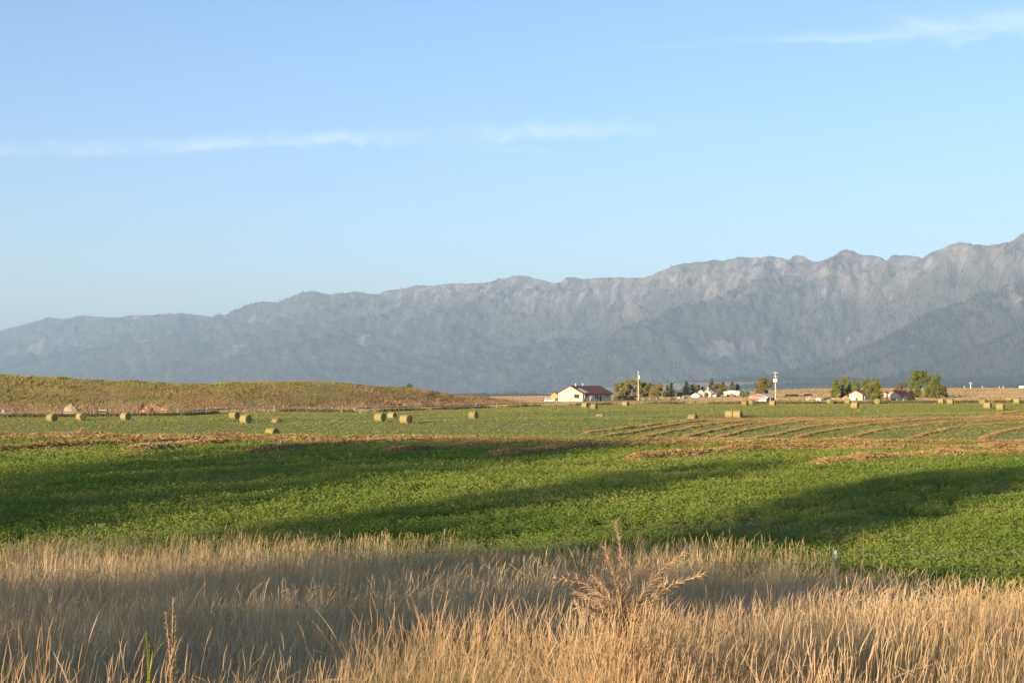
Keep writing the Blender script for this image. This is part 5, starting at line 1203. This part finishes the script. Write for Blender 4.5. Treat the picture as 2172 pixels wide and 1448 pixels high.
broadleaf('leafy_tree', 'small green tree standing at the near corner of the metal barn', 1574, 560, 829, 12, mpop, 13, kind='tall')
broadleaf('leafy_tree', 'slim green tree in front of the teal side of the metal barn', 1583, 555, 830, 7, mpop, 14, kind='tall')
broadleaf('leafy_tree', 'dark bush left of the lean-to shed under the broad conifer', 1440, 600, 832, 16, mspruce, 15, kind='bush')
broadleaf('leafy_tree', 'large rounded olive and gold tree behind the red barn', 1619, 520, 803, 40, mautumn, 16, base_gap=0.04, dens=1.6)
broadleaf('leafy_tree', 'small round tree in front of the grey farm building', 1498, 560, 832, 9, mautumn, 17)
gq = 'trees around the cream houses'
broadleaf('poplar_tree', 'leftmost narrow poplar of the group left of the cream houses', 1772, 462, 803, 22, mpop, 21, kind='tall', group=gq, base_gap=0.05)
broadleaf('poplar_tree', 'tallest poplar of the left group, yellow green top', 1793, 475, 799, 32, mpop, 22, kind='tall', group=gq, base_gap=0.1)
conifer('spruce_tree', 'blue dark conifer standing in front of the tallest left poplar', 1787, 465, 814, 20, mspruce, 23, gq)
broadleaf('poplar_tree', 'poplar behind the roof ridge of the cream building with garage door', 1814, 470, 807, 25, mpop, 24, kind='tall', group=gq, base_gap=0.1)
broadleaf('poplar_tree', 'poplar behind the red roof, left neighbour of the front tree', 1837, 468, 802, 26, mpop, 25, kind='tall', group=gq, base_gap=0.1)
broadleaf('poplar_tree', 'bright poplar in front of the red roof, above the bale with tan end', 1856, 398, 803.5, 38, mpop, 26, kind='tall', group=gq, base_gap=0.05, dens=1.2)
broadleaf('cottonwood_tree', 'tallest broad cottonwood behind the right cream house', 1950, 470, 786.5, 58, mcott, 27, group=gq, base_gap=0.1, dens=1.3)
broadleaf('cottonwood_tree', 'round topped lower tree left of the tallest cottonwood', 1912, 480, 812, 40, mautumn, 28, group=gq)
broadleaf('cottonwood_tree', 'pointed cottonwood right of the tallest one', 1988, 455, 797, 42, mcott, 29, kind='tall', group=gq, base_gap=0.08, dens=1.2)
broadleaf('cottonwood_tree', 'grey green lower tree in front of the two cottonwoods', 1970, 440, 820, 26, mcott, 30, group=gq)
broadleaf('shrub', 'dark plum shrub in front of the right cream house', 1931, 408, 829.5, 16, mplum, 31, 'shrub', kind='tall', base_gap=0.03)
broadleaf('shrub', 'silver grey shrub at the left corner of the right cream house', 1888, 415, 833, 18, msilver, 32, 'shrub', base_gap=0.05)
broadleaf('shrub', 'small orange tree at the right foot of the cottonwoods', 2005, 470, 821, 10, mautumn, 33, 'shrub')
broadleaf('shrub', 'lone small dark bush on the right shoulder of the hill', 868, 424, 813.5, 13, mcott, 34, 'shrub', kind='bush')

# trees and shrubs behind the photographer whose long shadows fall over the field and verge
PD = np.array([math.sin(SUN_AZ), math.cos(SUN_AZ)]); PU = np.array([math.cos(SUN_AZ), -math.sin(SUN_AZ)])
def inpoly(poly, a, b_):
    c = np.zeros(len(a), bool); n = len(poly)
    for k in range(n):
        x1, y1 = poly[k]; x2, y2 = poly[(k + 1) % n]
        c ^= ((y1 > b_) != (y2 > b_)) & (a < (x2 - x1) * (b_ - y1) / (y2 - y1 + 1e-9) + x1)
    return c
def shade_tree(name, label, poly, s0, depth, seed, leaf, per_m2, cat, dh=0.0):
    """a tree standing s0 metres along the sun's track with the crown outline poly (u across, h up)"""
    g = np.random.default_rng(seed); poly = np.array(poly, float); us_, hs_ = poly[:, 0], poly[:, 1]; uc = us_.mean()
    b0 = PD * s0 + PU * uc; gz = float(H(*b0)); root = empty(name, (b0[0], b0[1], gz), 0, label, cat)
    area = 0.5 * abs(np.dot(us_, np.roll(hs_, 1)) - np.dot(hs_, np.roll(us_, 1)))
    n = int(area * per_m2 * 2.2); u = g.uniform(us_.min() - 0.5, us_.max() + 0.5, n); h_ = g.uniform(hs_.min() - 0.4, hs_.max() + 0.4, n)
    jit = (0.5 if s0 < -30 else 0.35) * (fbm(u / (1.1 if s0 < -30 else 0.5), h_ / (1.1 if s0 < -30 else 0.5), 3, seed) - 0.5) * 2.6
    k = inpoly(poly, u + jit, h_ + np.roll(jit, 7)) & (fbm(u / 1.3, h_ / 1.3, 3, seed + 5) > (0.30 if s0 < -30 else 0.37)); u, h_ = u[k], h_[k]
    ds = g.uniform(-depth, depth, len(u)); hz = h_ + ds * 0.15 + dh
    P = np.stack([PD[0] * (s0 + ds) + PU[0] * u - b0[0], PD[1] * (s0 + ds) + PU[1] * u - b0[1], hz - gz], -1)
    V, Q = leaf_quads(P, leaf, g, 0.1, 0.75); npmesh('crown', V, Q, mcott, parent=root)
    m = MB(); hm = hs_.mean() + dh - gz
    m.tube([(0, 0, -0.3), (0.1, 0, hm * 0.5), (0, 0.1, hm)], [0.28 * hm / 10, 0.22 * hm / 10, 0.12 * hm / 10], 8)
    for q in range(7):
        i = g.integers(0, len(P)); e = P[i]; m.tube([(0, 0, hm * g.uniform(0.35, 0.7)), tuple(e * np.array([0.5, 0.5, 0.75])), tuple(e * 0.95)], [0.1, 0.06, 0.02], 5)
    m.build('trunk', mbark, root)
shade_tree('cottonwood_tree', 'broad cottonwood behind the viewer, its shadow covers the left of the alfalfa', [(-53, 14.8), (-48, 16), (-44.5, 16.5), (-39, 17), (-37, 16), (-36, 15.3), (-35, 14.5), (-34, 13.5), (-32, 12.5), (-31, 11.5), (-29.5, 10.8), (-28, 10), (-26.5, 9.2), (-25.5, 8.5), (-28, 7.6), (-32, 8.6), (-37, 9.4), (-40.5, 10.2), (-44, 11.3), (-47.5, 12.4), (-50.5, 13.5), (-52.5, 14.2)], -60, 3.0, 1, 0.5, 26, 'tree')
shade_tree('cottonwood_tree', 'slim cottonwood behind the viewer casting the middle stripe of shade', [(-26.8, 14.2), (-25, 14.9), (-23.4, 14.2), (-22.3, 13), (-21.4, 12), (-20.2, 11), (-19.4, 10), (-16.8, 9.3), (-17, 8.5), (-20, 8.8), (-22.9, 9.4), (-24.1, 10.5), (-24.9, 12), (-26.8, 13.2)], -60, 1.2, 2, 0.45, 38, 'tree')
shade_tree('cottonwood_tree', 'cottonwood behind the viewer casting the shade on the right of the alfalfa', [(-17.5, 13.8), (-16, 14.7), (-14.5, 15.2), (-13, 14.3), (-11.8, 13.5), (-11.5, 12), (-10.8, 10.9), (-10.6, 10), (-11.2, 9.7), (-14, 9.7), (-15.8, 10.8), (-16.6, 12), (-17.8, 13)], -60, 1.8, 3, 0.45, 30, 'tree')
shade_tree('willow_shrub', 'wide shrub behind the viewer shading the verge grass', [(-14.5, 8.95), (-13, 9.25), (-9, 9.3), (-5, 9.25), (-4.7, 8.9), (-5.6, 8.5), (-5.9, 7.9), (-5.2, 6.6), (-16, 6), (-13.2, 8.2)], -15, 1.0, 4, 0.24, 130, 'shrub', dh=-45 * 0.15)

# ------------------------------------------------------------------ foreground plants and the near fence
mweed = leafmat('dead_weed', [(0.0, (0.30, 0.195, 0.105)), (0.5, (0.46, 0.32, 0.185)), (1.0, (0.61, 0.45, 0.28))], 0.2)[0]
def weed(name, label, base_px, Y, stems, seed, bl=0.055, dens=210, m_=mweed, r=0.004, cat='dry weed'):
    """a branching dead stalk; stems are lists of (px, row, depth offset) from root to tip"""
    g = np.random.default_rng(seed); x = TX(base_px) * Y; z = float(H(np.array(x), np.array(float(Y)))); root = empty(name, (x, Y, z), 0, label, cat); o0 = np.array([x, Y, z])
    for st, f0 in stems:
        K = [np.array([0, 0, -0.02])] + [at(px, rw, Y + dd) - o0 for px, rw, dd in st]
        K = np.array(K); L = np.concatenate([[0], np.cumsum(np.linalg.norm(np.diff(K, axis=0), axis=1))])
        s_ = np.linspace(0, L[-1], 26); P = np.stack([np.interp(s_, L, K[:, i]) for i in range(3)], -1)
        for _ in range(4): P[1:-1] = 0.25 * P[:-2] + 0.5 * P[1:-1] + 0.25 * P[2:]
        m = MB(); m.tube(P, list(np.linspace(r * 1.2, r * 0.35, 26)), 5)
        n = int(L[-1] * (1 - f0) * dens); t_ = f0 + (1 - f0) * g.random(n); i = np.clip((t_ * 25).astype(int), 0, 24); fr = (t_ * 25 - i)[:, None]
        B = P[i] * (1 - fr) + P[i + 1] * fr; T = P[i + 1] - P[i]; T /= np.linalg.norm(T, axis=1, keepdims=True)
        O = np.cross(T, rand_dirs(n, g)); O /= np.linalg.norm(O, axis=1, keepdims=True) + 1e-9
        prof = np.clip(np.sin(math.pi * np.clip((t_ - f0) / (1 - f0) * 0.86 + 0.12, 0, 1)), 0.5, 1)
        l = bl * g.uniform(0.55, 1.2, n) * prof; E = B + (T * 0.58 + O * 0.81) * l[:, None]; Wd = np.cross(T, O) * 0.0018; Wm = Wd * 0.9
        M_ = (B + E) / 2 + T * 0.12 * l[:, None]
        for k in range(n): m.add([B[k] - Wd[k] * .5, B[k] + Wd[k] * .5, M_[k] + Wm[k] * 1.2, E[k], M_[k] - Wm[k] * 1.2], [(0, 1, 2, 4), (4, 2, 3)])
        m.build('stem', m_, root)
    return root
Yw = 6.3
weed('dead_weed', 'big dead brown weed with five spreading bristly arms, standing over the verge grass', 1322, Yw, [
    ([(1322, 1330, 0), (1318, 1260, 0), (1322, 1200, 0), (1314, 1150, 0), (1305, 1102, 0)], 0.45),
    ([(1328, 1330, .02), (1318, 1270, -.03), (1300, 1215, -.05), (1289, 1185, -.05), (1284, 1162, -.05)], 0.38),
    ([(1320, 1330, 0), (1302, 1280, -.06), (1262, 1242, -.12), (1222, 1226, -.15), (1196, 1218, -.16), (1179, 1226, -.16)], 0.40),
    ([(1318, 1330, 0), (1285, 1285, .08), (1245, 1262, .14), (1222, 1256, .16)], 0.40),
    ([(1316, 1335, 0), (1280, 1300, -.14), (1244, 1288, -.2), (1224, 1282, -.22)], 0.40),
    ([(1326, 1330, 0), (1348, 1285, -.04), (1378, 1230, -.1), (1410, 1195, -.14), (1438, 1180, -.16), (1456, 1171, -.16)], 0.40),
    ([(1330, 1330, 0), (1366, 1285, .02), (1408, 1245, 0), (1448, 1228, 0), (1476, 1224, 0), (1496, 1216, 0)], 0.42),
    ([(1330, 1335, 0), (1352, 1300, .12), (1382, 1258, .2), (1412, 1236, .24)], 0.42),
    ([(1324, 1330, 0), (1330, 1280, .1), (1334, 1240, .14), (1338, 1224, .15)], 0.45),
    ([(1322, 1330, 0), (1300, 1270, .15), (1280, 1240, .2), (1262, 1222, .22)], 0.40),
], 3, bl=0.095, dens=470, r=0.0034)
weed('dead_weed', 'small upright dead weed standing in the shaded grass on the left', 364, 6.0, [([(364, 1400, 0), (366, 1330, 0), (367, 1266, 0)], 0.45), ([(362, 1400, 0), (356, 1345, 0), (351, 1300, 0)], 0.5), ([(366, 1400, .03), (372, 1340, .05), (374, 1305, .05)], 0.5)], 5, bl=0.05, dens=330)
mgw = leafmat('yellow_green_weed', [(0.0, (0.12, 0.17, 0.02)), (0.5, (0.24, 0.28, 0.03)), (1.0, (0.45, 0.42, 0.05))], 0.4)[0]
weed('flowering_weed', 'small yellow green flowering weed beside the small dead weed', 316, 5.8, [([(314, 1400, 0), (312, 1360, 0), (309, 1336, 0)], 0.35), ([(316, 1400, 0), (316, 1365, 0), (317, 1340, .02)], 0.35), ([(318, 1400, 0), (328, 1375, 0), (345, 1362, 0)], 0.7)], 6, bl=0.03, dens=260, m_=mgw)
mgw2 = leafmat('olive_weed', [(0.0, (0.07, 0.09, 0.02)), (0.5, (0.14, 0.13, 0.035)), (1.0, (0.28, 0.22, 0.08))], 0.35)[0]
weed('tall_weed', 'bushy olive weed rising above the verge edge at the far left', 118, 25, [([(116, 1180, 0), (118, 1145, 0), (120, 1114, 0)], 0.2), ([(110, 1180, 0), (100, 1150, 0), (84, 1124, 0)], 0.2), ([(122, 1180, 0), (132, 1150, 0), (146, 1124, 0)], 0.2), ([(115, 1180, .3), (106, 1150, .3), (104, 1126, .3)], 0.2), ([(121, 1180, -.3), (128, 1155, -.3), (130, 1118, -.3)], 0.2)], 8, bl=0.11, dens=200, m_=mgw2, r=0.01)
weed('tall_weed', 'olive weed at the verge edge right of the bushy one', 325, 24.5, [([(322, 1180, 0), (325, 1150, 0), (330, 1130, 0)], 0.2), ([(326, 1180, 0), (338, 1155, 0), (348, 1136, 0)], 0.2), ([(320, 1180, 0), (314, 1158, 0), (310, 1140, 0)], 0.2)], 9, bl=0.1, dens=180, m_=mgw2, r=0.009)
for k, (px, Y, top, lab) in enumerate(((975, 24, 1112, 'pair of tall pale stalks above the shaded grass near the picture centre'), (1700, 20, 1136, 'tall grass stalk with open panicle at the right end of the sunlit verge grass'), (1831, 20, 1122, 'tall thin dark stalk left of the stony patch on the right'))):
    weed('tall_weed', lab, px, Y, [([(px, 1200, 0), (px + 1, (1200 + top) / 2, 0), (px, top, 0)], 0.55)] + ([([(px + 14, 1200, 0), (px + 16, top + 10, 0)], 0.5)] if k == 0 else []), 12 + k, bl=0.05, dens=150, m_=mgw2 if k < 2 else mweed, r=0.0035)
# woven wire fence crossing the verge, mostly hidden in the grass
fpx = [1120, 1440, 1768, 2080, 2420]; FY = [21.5, 20.5, 19.5, 18.5, 17.5]
fpos = [np.array([TX(p) * y, y, float(H(np.array(TX(p) * y), np.array(y)))]) for p, y in zip(fpx, FY)]
root = empty('wire_fence', fpos[0], 0, 'dark woven wire fence crossing the grass on the right', 'fence'); o0 = fpos[0]
mwire = mat('dark_fence_wire', (0.09, 0.095, 0.10), 0.6, 0.1, metal=0.3)
FH = 0.84
for i, p in enumerate(fpos):
    m = MB(); m.tube([p - o0 + np.array([0, 0.02, -0.4]), p - o0 + np.array([0, 0.02, (FH - 0.05) if i == 2 else 0.6])], 0.013, 5); ps_ = m.build('post', mgal if i == 2 else mwire, root)
    if i == 2:
        m = MB(); q = p - o0; m.box(q + np.array([0, -0.03, FH - 0.06]), (0.024, 0.03, 0.13)); m.box(q + np.array([0.0, -0.03, FH - 0.03]), (0.04, 0.028, 0.03)); m.build('insulator', mwhite, ps_)
tops_ = np.array([p - o0 for p in fpos]); NS = 260
tt_ = np.linspace(0, len(fpos) - 1, NS); wl = np.stack([np.interp(tt_, np.arange(len(fpos)), tops_[:, i]) for i in range(3)], -1)
wl[:, 2] = H(wl[:, 0] + o0[0], wl[:, 1] + o0[1]) - o0[2]
m = MB()
for zz_ in (0.15, 0.30, 0.46, 0.64, 0.82, FH): m.tube(wl[::6] + np.array([0, 0, zz_]), 0.0022, 4)
m.build('line_wires', mwire, root)
m = MB(); VS, FS = [], []
LL = np.linalg.norm(np.diff(wl, axis=0), axis=1).sum(); n = int(LL / 0.15)
for f in np.linspace(0, NS - 1.01, n):
    i = int(f); p = wl[i] + (wl[min(i + 1, NS - 1)] - wl[i]) * (f - i); m.tube([p + np.array([0, 0, 0.1]), p + np.array([0, 0, FH])], 0.0018, 3, cap=False)
m.build('stay_wires', mwire, root)
